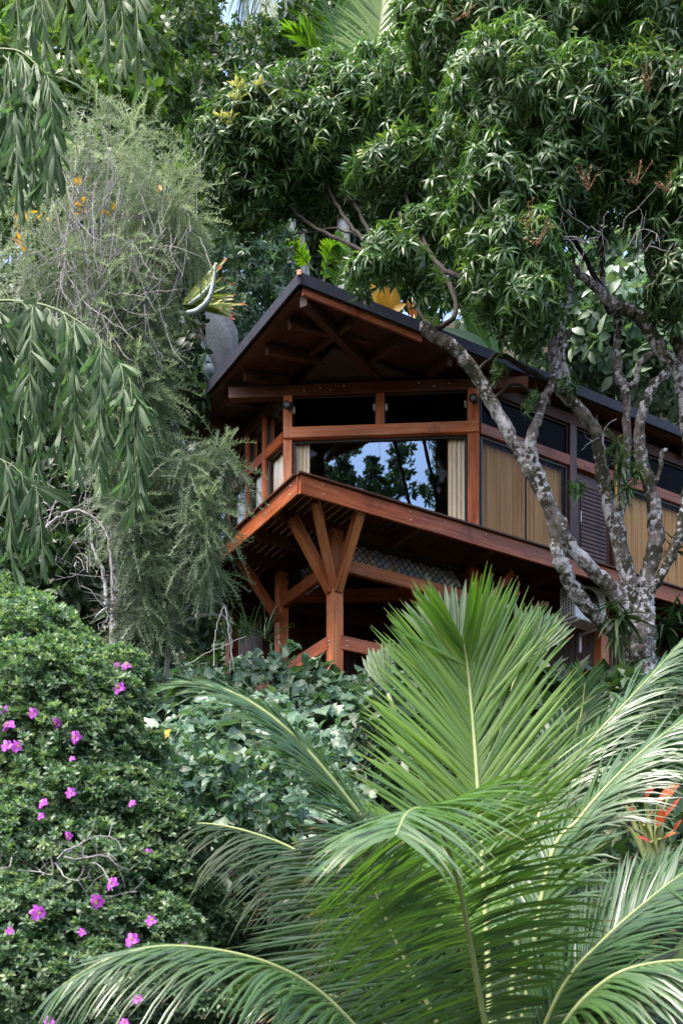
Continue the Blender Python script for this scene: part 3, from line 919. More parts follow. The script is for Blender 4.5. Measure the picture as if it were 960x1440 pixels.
tarp('pale blue and white mottled sheet bundled behind the long net under the deck', (1.35, 1.12), (3.7, 1.12), zm + 0.05, ZU + 0.02)
tarp('pale mottled sheet behind the short net at the left, under the deck', (1.36, 1.2), (1.36, 2.45), zm + 0.05, ZU + 0.02)

# air conditioner on brackets
acq = H(6.12, 0.58, 7.9 + EYE)
ac = thing('air_conditioner', 'white outdoor air conditioner unit on wall brackets behind the lichened tree', 'air conditioner', acq)
an = AZ - math.radians(2)
ax_ = np.array([math.sin(an - 0.06), math.cos(an - 0.06), 0]); ay_ = np.array([-ax_[1], ax_[0], 0])


def acp(x, y, z): return acq + ax_ * x + ay_ * y + np.array([0, 0, z])


part('casing', 'white', ac, lambda m: m.box(acp(-0.4, 0, 0.34), acp(0.4, 0, 0.34), 0.36, 0.62, bev=0.02))
gr = MB()
for k in range(10):
    gr.box(acp(-0.414, -0.13, 0.10 + k * 0.052), acp(-0.414, 0.13, 0.10 + k * 0.052), 0.012, 0.014)
for k in range(5):
    gr.box(acp(-0.414, -0.13 + k * 0.065, 0.08), acp(-0.414, -0.13 + k * 0.065, 0.60), 0.012, 0.012, up=ax_)
gr.build('side_grille', M['white'], ac, False)
part('side_coil', 'greyplastic', ac, lambda m: m.box(acp(-0.4045, -0.14, 0.34), acp(-0.4045, 0.14, 0.34), 0.006, 0.54))
fan = MB()
for k in range(12):
    rr_ = 0.03 + k * 0.02
    fan.tube([acp(-0.04 + rr_ * math.cos(t), -0.195, 0.34 + rr_ * math.sin(t)) for t in np.linspace(0, 6.283, 33)], 0.004, 4, cap=False)
fan.build('fan_guard', M['black'], ac)
fd = MB(); fd.tube([acp(-0.04, -0.178, 0.34), acp(-0.04, -0.184, 0.34), acp(-0.04, -0.185, 0.34)], [0.27, 0.27, 0.01], 28, cap=False); fd.build('fan_disc', M['greyplastic'], ac)
for x in (-0.3, 0.3):
    b = MB()
    b.box(acp(x, -0.24, 0.01), acp(x, 0.34, 0.01), 0.045, 0.04); b.box(acp(x, 0.34, -0.3), acp(x, 0.34, 0.05), 0.045, 0.04, up=ax_)
    b.build('bracket', M['white'], ac, False)
part('service_cable', 'black', ac, lambda m: m.tube(smooth_path([acp(0.38, 0.1, 0.2), acp(0.5, 0.2, 0.0), acp(0.45, 0.3, -0.4), acp(0.45, 0.34, -0.9)], 14), 0.014, 6))

# ------------------------------------------------------------------ PLANTS
V3 = lambda *a: np.array(a, float)
UPV = V3(0, 0, 1)


def gp(px, Y, dz=0.0):
    x = (px - CX) / F * Y
    return V3(x, Y, float(ground(x, Y)) + dz)


# ---- mango tree over the house
T_mango = [whorl(0.17, 0.035, 15, 0.85, -0.35, 0.75 + 0.3 * k / 5, 0.02, 5, 0.35, 0.45, 0.24) for k in range(6)]
mango = thing('mango_tree', 'mango tree with white lichened limbs and a long-leaved crown reaching over the roof', 'tree', gp(902, 16.6))
tr = MB()
_l = limb
limb = lambda mb, p, *a: _l(mb, [(x, y, Y, r * (.74 if r < 19 else .84)) for x, y, Y, r in p], *a)
limb(tr, [(904, 1090, 16.7, 33), (903, 1000, 16.65, 27), (901, 940, 16.6, 25), (898, 885, 16.5, 27), (899, 845, 16.5, 22), (903, 815, 16.45, 16)], 16, 0.03, 60)
limb(tr, [(896, 890, 16.5, 18), (884, 830, 16.42, 17), (869, 755, 16.3, 15), (852, 695, 16.2, 13), (843, 645, 16.1, 12), (836, 606, 16.0, 12), (812, 574, 15.9, 11), (787, 545, 15.85, 10), (777, 500, 15.8, 8), (769, 440, 15.8, 7), (758, 380, 15.9, 6), (740, 320, 16.0, 4)], 12, 0.04)
limb(tr, [(836, 606, 16.0, 8), (806, 565, 15.95, 8), (793, 520, 15.95, 7), (787, 478, 15.95, 6), (800, 420, 16.0, 5), (806, 360, 16.1, 3)], 10, 0.04)
limb(tr, [(896, 893, 16.5, 18), (866, 838, 16.3, 15), (834, 802, 16.1, 13), (803, 770, 15.95, 13), (778, 724, 15.8, 14), (750, 672, 15.7, 13), (721, 617, 15.6, 12), (691, 567, 15.5, 12), (668, 526, 15.4, 12), (640, 491, 15.3, 12), (606, 470, 15.3, 12), (596, 458, 15.4, 11)], 12, 0.04)
up_limb = [(606, 470, 15.3, 12), (590, 440, 15.6, 11), (575, 405, 16.1, 9), (545, 365, 16.9, 7), (512, 338, 17.6, 6), (475, 322, 18.2, 5), (440, 326, 18.5, 4), (408, 330, 18.6, 3)]
limb(tr, [(890, 925, 16.65, 12), (862, 893, 16.55, 12), (828, 858, 16.35, 13), (802, 822, 16.15, 14), (789, 790, 16.0, 14), (781, 762, 15.9, 12), (772, 728, 15.82, 9), (763, 702, 15.75, 5)], 12, 0.04)
limb(tr, [(773, 716, 15.8, 12), (760, 678, 15.7, 12), (748, 648, 15.62, 12), (745, 618, 15.55, 11), (757, 585, 15.5, 9), (770, 552, 15.5, 8), (783, 515, 15.5, 6), (800, 465, 15.6, 4)], 10, 0.05)
limb(tr, [(901, 850, 16.5, 15), (912, 800, 16.4, 15), (922, 758, 16.4, 15), (917, 700, 16.3, 13), (903, 650, 16.2, 12), (898, 612, 16.1, 11), (906, 570, 16.0, 10), (916, 548, 16.0, 10), (936, 525, 16.0, 10)], 12, 0.04)
limb(tr, [(905, 845, 16.5, 10), (928, 810, 16.3, 9), (946, 775, 16.2, 10), (958, 735, 16.1, 11), (966, 690, 16.1, 10), (966, 620, 16.1, 10), (954, 530, 16.0, 12), (938, 505, 15.95, 12), (920, 476, 15.9, 13), (900, 447, 15.9, 12), (876, 434, 15.9, 11), (853, 420, 15.9, 9), (830, 398, 15.9, 8), (800, 370, 16, 6), (770, 330, 16, 4)], 12, 0.04)
limb(tr, [(964, 600, 16.1, 10), (962, 520, 16.1, 11), (950, 475, 16.0, 11), (932, 420, 16.0, 10), (915, 380, 16.0, 8), (905, 320, 16.0, 6), (900, 250, 16, 4)], 10, 0.04)
limb(tr, [(869, 745, 16.32, 8), (876, 690, 16.3, 8), (880, 640, 16.25, 8), (880, 590, 16.2, 8), (879, 548, 16.2, 8), (870, 533, 16.2, 8), (867, 484, 16.2, 7), (870, 449, 16.2, 7), (851, 425, 16.1, 6), (846, 380, 16.1, 5), (850, 320, 16.1, 3)], 10, 0.05)
limb(tr, [(879, 545, 16.2, 6), (892, 538, 16.15, 6), (898, 514, 16.1, 6), (910, 500, 16.05, 6), (922, 497, 16.0, 7)], 8, 0.05)
limb(tr, [(917, 690, 16.3, 5), (927, 660, 16.2, 4), (929, 640, 16.2, 5), (936, 632, 16.2, 3)], 8, 0.05, 12)
trunk = tr.build('trunk', M['bark'], mango)
db = MB()
for pts in ([(x, y, Y, r * .48) for x, y, Y, r in up_limb], [(668, 526, 15.4, 5), (700, 500, 15.5, 6), (740, 520, 15.6, 7), (776, 540, 15.8, 7)],
            [(606, 468, 15.3, 7), (640, 440, 15.6, 6), (622, 380, 16.2, 6), (590, 340, 16.9, 6), (560, 300, 17.7, 4)],
            [(700, 430, 15.4, 6), (668, 398, 15.6, 7), (625, 380, 16.1, 6), (600, 350, 16.7, 5), (590, 300, 17.4, 4)],
            [(545, 365, 16.9, 6), (505, 350, 17.6, 5), (440, 318, 18.4, 4), (405, 290, 18.8, 3)],
            [(512, 338, 17.6, 5), (480, 300, 18.2, 4), (455, 250, 18.8, 3)],
            [(575, 405, 16.1, 5), (560, 385, 16.5, 5), (530, 350, 17.3, 5), (500, 290, 18.3, 4), (470, 270, 18.8, 3)],
            [(690, 567, 15.5, 4), (720, 540, 15.6, 4), (760, 560, 15.6, 3)],
            [(852, 420, 15.9, 6), (790, 300, 16, 5), (740, 200, 16, 4), (700, 120, 16, 3)],
            [(905, 320, 16, 6), (860, 200, 16, 5), (830, 100, 16, 3)],
            [(590, 340, 16.9, 5), (560, 240, 18.2, 4), (540, 150, 19, 3)]):
    limb(db, [(x, y, Y, r * .75) for x, y, Y, r in pts], 8, 0.05)
db.build('dark_branches', M['darkbark'], trunk)
limb = _l
# bare grey twigs under the crown


def twigs(mb, px, py, Y, n, length, r, spread=(1, 0.5, 0.7), down=0.0, kink=0.35):
    for i in range(n):
        p = P(px + rng.normal() * 16, py + rng.normal() * 10, Y + rng.normal() * 0.1)
        d = unit(rng.normal(size=3) * spread + V3(0, 0, -down))
        k = 7; pts = [p]
        for j in range(k):
            d = unit(d + rng.normal(size=3) * kink + V3(0, 0, -down * 0.3)); pts.append(pts[-1] + d * length / k)
            if j in (2, 4) and rng.random() < 0.7:
                e = unit(d + rng.normal(size=3) * 0.8)
                mb.tube([pts[-1], pts[-1] + e * length * 0.15, pts[-1] + unit(e + rng.normal(size=3) * 0.4) * length * 0.3], [r * 0.6, r * 0.4, r * 0.2], 4, cap=False)
        mb.tube(pts, np.linspace(r, r * 0.3, k + 1), 5, cap=False)


for px, py, n in ((850, 322, 6), (880, 345, 3), (935, 315, 3), (905, 330, 3), (830, 350, 2)):
    for _ in range(n):
        dt = MB(); twigs(dt, px, py, 15.0, 1, 0.65, 0.009); dt.build('bare_twig', M['twig'], trunk)
for _ in range(6):
    dt = MB(); twigs(dt, 876, 610, 15.9, 1, 0.6, 0.008, down=1.2); dt.build('bare_twig', M['twig'], trunk)

MB_blobs = [(318, 235, 15.6, 52, 62, .9), (375, 215, 15.6, 70, 75, 1.1), (345, 278, 15.4, 48, 34, .6), (445, 178, 16.2, 80, 60, 1.2), (430, 235, 15.6, 75, 50, 1.0),
            (500, 200, 15.7, 85, 72, 1.1), (520, 160, 16.6, 85, 58, 1.2), (560, 250, 15.5, 70, 38, .8), (622, 75, 17.2, 72, 70, 1.2), (610, 170, 16.0, 95, 85, 1.2),
            (625, 265, 15.6, 70, 52, .8), (690, 60, 16.8, 110, 85, 1.3), (705, 180, 15.6, 90, 95, 1.2), (690, 300, 15.3, 52, 75, .8), (700, 385, 15.0, 45, 62, .7), (745, 370, 15.0, 45, 60, .6), (738, 438, 14.9, 45, 42, .6),
            (800, 80, 16.0, 105, 100, 1.3), (800, 205, 15.5, 85, 85, 1.1), (770, 290, 15.4, 62, 55, .8), (880, 190, 15.4, 75, 75, 1.0), (900, 70, 15.8, 95, 95, 1.2), (945, 200, 15.3, 60, 80, 1.0),
            (950, 300, 15.3, 40, 70, .7), (945, 395, 15.3, 34, 55, .5), (860, 275, 15.6, 55, 38, .6), (520, 388, 13.2, 30, 14, .3), (548, 356, 13.3, 36, 22, .4), (575, 372, 13.1, 26, 24, .3), (596, 405, 13.2, 16, 16, .2), (600, 325, 15.6, 40, 29, .4), (640, 345, 15.6, 34, 29, .3), (652, 410, 15.8, 24, 24, .3),
            (690, -40, 17, 90, 70, 1.3), (780, -40, 16.6, 110, 70, 1.3), (920, -40, 16.2, 100, 70, 1.3), (1010, 120, 15.8, 60, 130, 1.0), (1000, 330, 15.6, 50, 110, .8)]
MB_blobs = [(x, y, Y + (1.6 if b_ < 30 else 3.4 if x < 560 else 2.6 if x < 660 else 0), a, b_, d) for x, y, Y, a, b_, d in MB_blobs]
cr = MB()
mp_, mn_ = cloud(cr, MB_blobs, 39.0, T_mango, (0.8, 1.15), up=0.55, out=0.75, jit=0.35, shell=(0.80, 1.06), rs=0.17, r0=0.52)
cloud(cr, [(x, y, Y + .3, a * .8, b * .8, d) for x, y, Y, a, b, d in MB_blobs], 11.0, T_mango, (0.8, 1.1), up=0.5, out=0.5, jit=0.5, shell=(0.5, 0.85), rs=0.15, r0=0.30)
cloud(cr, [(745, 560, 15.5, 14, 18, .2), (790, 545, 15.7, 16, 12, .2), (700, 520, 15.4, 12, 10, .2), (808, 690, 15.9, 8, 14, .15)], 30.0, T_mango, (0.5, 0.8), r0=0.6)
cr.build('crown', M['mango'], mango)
# reddish blossom panicles in the crown
pn = MB()
lt = leaf(0.038, 0.014, 2, 0.2, 0.2)
for px, py in ((945, 100), (912, 130), (940, 270), (825, 268), (755, 345), (745, 320), (895, 260), (640, 30)):
    c = P(px, py, 14.3 + 0.2 * rng.random())
    for j in range(5):
        d = unit(V3(rng.normal() * .6, -0.3, 0.5 + rng.normal() * .4)); L = 0.16 + 0.14 * rng.random()
        pn.tube([c, c + d * L * .5, c + d * L], [0.005, 0.004, 0.002], 4, rnd=0.2, cap=False)
        n = 14
        t = c + d * L * rng.random((n, 1))
        pn.scatter(lt, frames(d + rng.normal(size=(n, 3)) * .7, rng.normal(size=(n, 3))), t, rng.random(n))
pn.build('blossom', M['panicle'], mango)
yl = MB()
for px, py in ((341, 133), (318, 150)):
    yl.scatter(whorl(0.15, 0.04, 9, 0.9, 0.0, 0.4), np.stack([np.eye(3)] * 3), P(px, py, 17.9) + rng.normal(size=(3, 3)) * .1, np.array([.3, .5, .7]))
yl.build('new_growth', leaf_mat('new_mango_leaf', [(0, (0.20, 0.22, 0.09)), (1, (0.36, 0.32, 0.18))], trans=.35), mango)
# plants growing on the mango's limbs
T_strap = leaf(0.55, 0.05, 6, 0.7, 0.3, 0.35)


def rosette(mb, c, n, L, W, lo=-0.2, hi=1.1, droop=0.6, face=None, r0=0.5, seg=6):
    t = leaf(L, W, seg, droop, 0.35, 0.3, 0.03)
    an = rng.random(n) * 6.283; el = lo + (hi - lo) * rng.random(n)
    d = np.stack([np.cos(an) * np.cos(el), np.sin(an) * np.cos(el), np.sin(el)], -1)
    if face is not None: d = unit(d + face)
    mb.scatter(t, frames(d, np.tile(UPV, (n, 1)) + 0.2 * rng.normal(size=(n, 3)), 0.7 + 0.5 * rng.random(n)), np.tile(c, (n, 1)) + rng.normal(size=(n, 3)) * 0.02, r0 + 0.2 * rng.normal(size=n))


def epiphyte(name, label, cat, spots, mat='under', group=None):
    o = None; m = MB()
    for px, py, Y, n, L, W, lo, hi, dr in spots:
        rosette(m, P(px, py, Y), n, L, W, lo, hi, dr)
    return tag(m.build(name, M[mat], None), label, cat, group)


epiphyte('strap_plant', 'strap-leaved plant hanging in the lower fork of the lichened tree', 'plant', [(872, 868, 16.0, 30, .5, .05, -1.3, .6, .5), (868, 895, 16.0, 14, .6, .045, -1.5, -.6, .3), (862, 850, 16.0, 18, .4, .035, -.6, 1.3, .5)], 'palmdark')
epiphyte('orchid_clump', 'dark leafy clump growing between two lichened limbs in front of the door wall', 'plant', [(872, 655, 15.8, 40, .30, .035, -.8, 1.2, .6), (868, 625, 15.85, 30, .26, .03, -.8, 1.2, .6), (880, 690, 15.9, 30, .28, .03, -1.0, 1.0, .6), (893, 665, 15.8, 20, .22, .03, -.5, 1.2, .6)], 'ficus')
epiphyte('spiky_plant', 'dark spiky plant right of the foot of the lichened trunk, at the right edge', 'plant', [(935, 885, 16.9, 40, .55, .05, -.4, 1.1, .5), (955, 860, 17.0, 30, .5, .05, -.4, 1.1, .5)], 'under')
epiphyte('spiky_plant', 'small dark spiky plant against the right-hand blind at the right edge', 'plant', [(950, 775, 17.4, 24, .4, .03, -.4, 1.3, .4)], 'under')

# ---- trees behind the house
def bg_tree(name, label, blobs, density, mat, tmpl, trunk_px=None, size=(.8, 1.3), Y=None, group=None, up=.5, cat='tree', r0=.4, shell=(.7, 1.05), jit=.7, inner=True):
    Y0 = Y or blobs[0][2]
    px = trunk_px if trunk_px is not None else blobs[0][0]
    o = thing(name, label, cat, gp(px, Y0), group)
    m = MB()
    p, n = cloud(m, blobs, density, tmpl, size, up=up, jit=jit, r0=r0, shell=shell)
    if inner:
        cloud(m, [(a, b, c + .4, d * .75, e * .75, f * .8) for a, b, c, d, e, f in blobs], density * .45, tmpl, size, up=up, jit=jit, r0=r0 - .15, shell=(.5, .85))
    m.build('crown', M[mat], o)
    t = MB()
    top = np.mean([P(b[0], b[1], b[2]) for b in blobs], 0)
    b0 = gp(px, Y0, -.4)
    hgt = max(1.0, top[2] - b0[2])
    t.tube(smooth_path([b0, b0 + (top - b0) * .35 + rng.normal(size=3) * .12, b0 + (top - b0) * .7 + rng.normal(size=3) * .2, top], 16), np.linspace(.022 * hgt + .05, .03, 16), 10, .05)
    for b in blobs:
        e = P(b[0], b[1], b[2]); s0 = b0 + (top - b0) * (0.4 + .4 * rng.random())
        t.tube(smooth_path([s0, (s0 + e) / 2 + rng.normal(size=3) * .25, e], 9), np.linspace(.008 * hgt + .02, .012, 9), 6, .05)
    t.build('trunk', M['bark2'], o)
    return o


T_small = [whorl(.13, .055, 9, 1.1, -.3, .25, .01, 2, .2, .7, .3) for _ in range(3)]
T_mid = [whorl(.26, .11, 8, 1.0, -.4, .35, .02, 3, .2, .6, .3) for _ in range(3)]
T_big = [whorl(.42, .24, 6, .9, -.5, .4, .05, 3, .2, .5, .3) for _ in range(3)]
G = 'trees on the slope behind the house'
bg_tree('fig_tree', 'dark small-leaved tree at the top, left of the mango crown with sky above', [(255, 120, 27, 80, 90, 2.2), (230, 60, 28, 70, 70, 2), (330, 150, 27, 55, 70, 1.8), (265, 215, 26, 75, 80, 2), (350, 215, 27, 40, 60, 1.6), (210, 170, 26, 60, 80, 1.8), (250, 10, 28.5, 60, 50, 1.8), (375, 120, 29, 35, 60, 1.5)], 20, 'ficus', T_small, group=G, size=(1.0, 1.7))
bg_tree('laurel_tree', 'glossy pale-flecked bushy tree just left of the roof peak', [(345, 410, 24, 55, 75, 1.5), (320, 480, 23.5, 50, 60, 1.2), (370, 350, 24.5, 45, 50, 1.2), (310, 360, 24.5, 45, 60, 1.2), (385, 430, 25, 30, 50, 1)], 26, 'pale', T_small, group=G, size=(.9, 1.4))
bg_tree('olive_green_tree', 'yellow-green leafy tree behind the grey bottlebrush twigs', [(70, 300, 21, 95, 90, 1.6), (150, 210, 21.5, 90, 90, 1.6), (30, 190, 21, 90, 90, 1.6), (160, 330, 21, 90, 90, 1.4), (60, 110, 22, 100, 100, 1.6), (150, 90, 22.5, 90, 90, 1.6), (230, 330, 21.5, 60, 80, 1.2)], 15, 'lime', T_mid, group=G, r0=.25, size=(.7, 1.2))
bg_tree('broadleaf_tree', 'pale broad-leaved tree behind the roof, between the lichened limbs', [(850, 480, 23.5, 60, 70, 1.3), (920, 440, 24, 70, 70, 1.3), (780, 460, 24, 55, 60, 1.3), (930, 530, 23.2, 60, 50, 1.2), (870, 390, 24.5, 70, 60, 1.4), (700, 400, 25, 60, 70, 1.3), (970, 480, 23.5, 50, 90, 1.2)], 17, 'pale', T_big, group=G, size=(.42, .8), r0=.55)
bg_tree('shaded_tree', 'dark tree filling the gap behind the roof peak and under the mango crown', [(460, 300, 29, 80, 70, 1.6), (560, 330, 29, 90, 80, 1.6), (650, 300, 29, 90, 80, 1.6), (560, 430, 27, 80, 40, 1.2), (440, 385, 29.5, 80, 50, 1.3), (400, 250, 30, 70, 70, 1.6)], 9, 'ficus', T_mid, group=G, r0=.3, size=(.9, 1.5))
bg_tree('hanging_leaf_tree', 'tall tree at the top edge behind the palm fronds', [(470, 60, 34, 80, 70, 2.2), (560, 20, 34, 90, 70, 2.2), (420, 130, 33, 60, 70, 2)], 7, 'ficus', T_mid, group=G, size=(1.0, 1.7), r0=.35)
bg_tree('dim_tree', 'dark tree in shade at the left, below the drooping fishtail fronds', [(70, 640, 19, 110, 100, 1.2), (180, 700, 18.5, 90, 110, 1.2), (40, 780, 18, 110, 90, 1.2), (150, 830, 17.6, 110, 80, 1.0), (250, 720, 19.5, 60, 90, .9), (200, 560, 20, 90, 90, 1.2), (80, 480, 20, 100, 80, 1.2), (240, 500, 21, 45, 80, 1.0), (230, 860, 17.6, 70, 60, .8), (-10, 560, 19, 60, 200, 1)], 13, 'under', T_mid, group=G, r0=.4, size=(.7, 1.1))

# palms on the slope
def tube_thing(mb, a, b, r0, r1, seg=10, bend=.05, n=14):
    a, b = np.array(a), np.array(b)
    m_ = (a + b) / 2 + V3(bend, 0, 0)
    mb.tube(smooth_path([a, m_, b], n), np.linspace(r0, r1, n), seg, .015)


def frond(leafmb, rmb, ctrl, up, n=64, L=.8, W=.038, start=.12, a0=1.25, a1=.45, droop=.25, vee=.1, r=.02, prof=None, seg=5, jit=.05, sides=(1, -1), r0=.45, rs=.13, lside=(1, 1), gap=0.0):
    """pinnate palm frond: ctrl = world points of its midrib"""
    k = 80
    sp = smooth_path(ctrl, k)
    T = unit(np.gradient(sp, axis=0))
    up = np.asarray(up, float)
    if up.ndim == 1: up = np.tile(up, (k, 1))
    else: up = smooth_path(up, k)
    S = unit(np.cross(T, up)); Nn = np.cross(S, T)
    rmb.tube(sp, np.linspace(r, r * .18, k), 6, .02, cap=False)
    seglen = np.r_[0, np.cumsum(np.linalg.norm(np.diff(sp, axis=0), axis=1))]; seglen /= seglen[-1]
    for sd in sides:
        s = np.linspace(start, 1, n) + rng.normal(size=n) * .15 / n
        s = np.clip(s, 0, 1)
        if gap: s = s[rng.random(n) > gap]
        m = len(s)
        idx = np.clip(np.interp(s, seglen, np.arange(k)), 0, k - 1.001); i = idx.astype(int); f = (idx - i)[:, None]
        lerp = lambda A: A[i] * (1 - f) + A[i + 1] * f
        p, t, sv, nn = lerp(sp), unit(lerp(T)), unit(lerp(S)), unit(lerp(Nn))
        a = a0 + (a1 - a0) * s + rng.normal(size=m) * jit
        ln = L * (prof(s) if prof else np.clip(.45 + 1.8 * s, 0, 1) * np.clip(1.28 - .95 * s ** 2.2, .2, 1)) * (1 + .05 * rng.normal(size=m)) * lside[0 if sd > 0 else 1]
        ln = ln * np.where(rng.random(m) < .05, .45 + .3 * rng.random(m), 1.0)
        a = a + np.where(rng.random(m) < .05, rng.normal(size=m) * .35, 0)
        ve = vee + rng.normal(size=m) * jit * .8
        d = unit(t * np.cos(a)[:, None] + (sv * sd * np.cos(ve)[:, None] + nn * np.sin(ve)[:, None]) * np.sin(a)[:, None])
        dr = droop * (1 + .35 * rng.normal(size=m))
        us = np.linspace(0, 1, seg + 1)
        g = V3(0, 0, -1)
        pts = p[:, None] + d[:, None] * (ln[:, None] * us)[..., None] + g * (dr[:, None] * ln[:, None] * us ** 2)[..., None]
        tan = unit(d[:, None] + g * (2 * dr[:, None] * us)[..., None])
        wv = unit(np.cross(tan, nn[:, None] + rng.normal(size=(m, 1, 3)) * jit * 1.5))
        nv = np.cross(wv, tan)
        wid = W / 2 * np.array([.55] + [1, 1, .85, .55, .06][:seg] if seg == 5 else np.r_[.6, np.linspace(1, .06, seg)])
        wid = wid[None] * (.85 + .3 * rng.random((m, 1)))
        VV = np.stack([pts - wv * wid[..., None] - nv * wid[..., None] * .35, pts, pts + wv * wid[..., None] - nv * wid[..., None] * .35], 2)
        U = np.stack(np.broadcast_arrays(us[None, :, None], np.array([0, .5, 1])[None, None, :]), -1)
        U = np.broadcast_to(U, (m, seg + 1, 3, 2))
        base = (np.arange(m) * (seg + 1) * 3)[:, None]
        q = np.array([(j * 3 + c, j * 3 + 3 + c, j * 3 + 4 + c, j * 3 + 1 + c) for j in range(seg) for c in (0, 1)])
        Q = (q[None] + base[..., None]).reshape(-1, 4)
        R = np.repeat(r0 + rs * rng.normal(size=m), (seg + 1) * 3)
        leafmb.add(VV.reshape(-1, 3), Q, U.reshape(-1, 2), R)


def palm(name, label, base, fronds, mat='palm', cat='palm', group=None, trunk=None, rm='rachis', tm='palmtrunk'):
    o = thing(name, label, cat, base, group)
    for ctrl, kw in fronds:
        a, b = MB(), MB()
        mt = kw.pop('mat', mat)
        frond(a, b, ctrl, **kw)
        fo = a.build('frond', M[mt], o)
        b.build('midrib', M[rm], fo)
    if trunk:
        t = MB(); tube_thing(t, *trunk); t.build('trunk', M[tm], o)
    return o


def pts(*a): return [P(*q) for q in a]


# bright palm at the top, and the one with hanging fronds
c = (470, 90, 31)
palm('feather_palm', 'bright green feather palm at the top edge above the mango crown', gp(405, 31), [
    (pts((520, 150, 29), (528, 90, 29), (535, 30, 29), (540, -30, 29)), dict(up=(-.2, -1, .1), L=1.55, W=.075, n=60, a0=1.1, a1=.5, droop=.15, r0=.8)),
    (pts((470, 130, 29.5), (440, 70, 29), (410, 45, 28.6), (378, 42, 28.3)), dict(up=(.2, -.5, .9), L=1.2, W=.075, n=54, droop=.25, r0=.8)),
    (pts((480, 120, 30), (470, 50, 30), (450, -5, 29.5), (420, -20, 29)), dict(up=(.2, -.8, .6), L=1.4, W=.075, n=54, droop=.3, r0=.7)),
    (pts((490, 130, 29.5), (470, 95, 29), (430, 85, 28.5), (385, 100, 28.2)), dict(up=(.2, -.4, 1), L=1.0, W=.075, n=54, droop=.35, r0=.7)),
    (pts((505, 130, 30), (510, 60, 30.5), (500, 0, 30.5), (480, -40, 30)), dict(up=(0, -1, .3), L=1.4, W=.075, n=54, droop=.2, r0=.75))],
    group='palms behind the house', trunk=(gp(500, 30.5, -.5), P(500, 130, 30), .16, .12))
palm('drooping_palm', 'grey-green palm with fronds hanging straight down at the top left of the palm trunk', gp(405, 33), [
    (pts((405, -60, 32), (370, -65, 31.5), (345, -30, 31), (352, 70, 31)), dict(up=(-1, -.3, .2), L=.95, W=.05, n=50, droop=.9, r0=.5)),
    (pts((405, -60, 32), (440, -55, 31.5), (455, 0, 31.2), (450, 60, 31)), dict(up=(1, -.3, .2), L=.9, W=.05, n=50, droop=.9, r0=.4)),
    (pts((405, -60, 32), (385, -50, 31.5), (318, -40, 31), (300, 40, 31)), dict(up=(-1, -.3, .4), L=.85, W=.05, n=50, droop=.9, r0=.5)),
    (pts((405, -60, 32), (395, -90, 31), (375, -60, 30.5), (372, 40, 30.3)), dict(up=(-.5, -1, .2), L=.8, W=.05, n=50, droop=.9, r0=.4))],
    mat='fish', group='palms behind the house', trunk=(gp(405, 33, -.5), P(407, -60, 32), .17, .13))
# slender trunks seen behind the roof peak
for i, (px, top, Y, r, lab) in enumerate(((411, 250, 27, .10, 'slender grey palm trunk left of the roof peak'), (424, 240, 28, .06, 'thinnest grey palm trunk above the roof peak'), (432, 240, 28.3, .07, 'thin grey palm trunk just right of the roof peak'),
                                          (455, 230, 29, .17, 'thick pale trunk behind the roof peak'), (487, 230, 28, .16, 'pale green-white trunk right of the roof peak'), (531, 240, 28.5, .17, 'brown trunk among leaves above the right roof slope'), (468, 240, 29.5, .05, 'thin dark-edged stem beside the thick pale trunk'))):
    o = thing('palm_trunk', lab, 'trunk', gp(px, Y), 'bare trunks behind the roof peak')
    t = MB(); tube_thing(t, gp(px, Y, -.5), P(px + rng.normal() * 3, top, Y), r * 1.25, r, 12, .04, 24); t.build('stem', M['bark2' if i == 5 else 'palmtrunk'], o)
    m = MB(); rosette(m, P(px, top + 5, Y), 14, .9, .10, .0, 1.2, .7, r0=.4); m.build('leaves', M['ficus'], o)
palm('areca_palm', 'small arching palm directly behind the roof peak', gp(440, 25), [
    (pts((440, 380, 25), (415, 350, 24.7), (395, 350, 24.5), (384, 372, 24.4)), dict(up=(-.4, -.3, 1), L=.42, W=.05, n=36, droop=.3, r0=.9)),
    (pts((455, 400, 25), (460, 365, 24.8), (470, 345, 24.6), (488, 350, 24.5)), dict(up=(.3, -.5, .9), L=.4, W=.045, n=36, droop=.3, r0=.8)),
    (pts((470, 410, 25), (478, 380, 24.8), (480, 355, 24.7), (476, 330, 24.6)), dict(up=(0, -1, .3), L=.35, W=.04, n=30, droop=.1, r0=.8)),
    (pts((485, 410, 25), (500, 385, 24.8), (515, 365, 24.6), (530, 370, 24.5)), dict(up=(.3, -.5, .9), L=.4, W=.045, n=30, droop=.3, r0=.6))], group='palms behind the house')


def leafy_plant(name, label, base, leaves, mat, cat='plant', group=None, stemmat='rachis', wave=.0):
    """broad leaves on stalks: leaves = [(tip px,py,Y, length m, width m, up)]; each leaf starts at length before the tip"""
    o = thing(name, label, cat, base, group)
    for (bx, by, tx, ty, Y, W, nrm) in leaves:
        a, b = P(bx, by, Y), P(tx, ty, Y - .15); L = np.linalg.norm(b - a)
        m = MB(); m.scatter(leaf(L, W, 8, .12, .22, .45, .04, .02), frames((b - a)[None], np.array([nrm], float)), a[None], np.array([.4 + .4 * rng.random()]))
        lf = m.build('leaf', M[mat], o)
        s = MB(); s.tube(smooth_path([base + V3(0, 0, -.1), (base + a) / 2 + V3(0, .05, .1), a], 8), np.linspace(.022, .01, 8), 6); s.build('stalk', M[stemmat], lf)
    return o


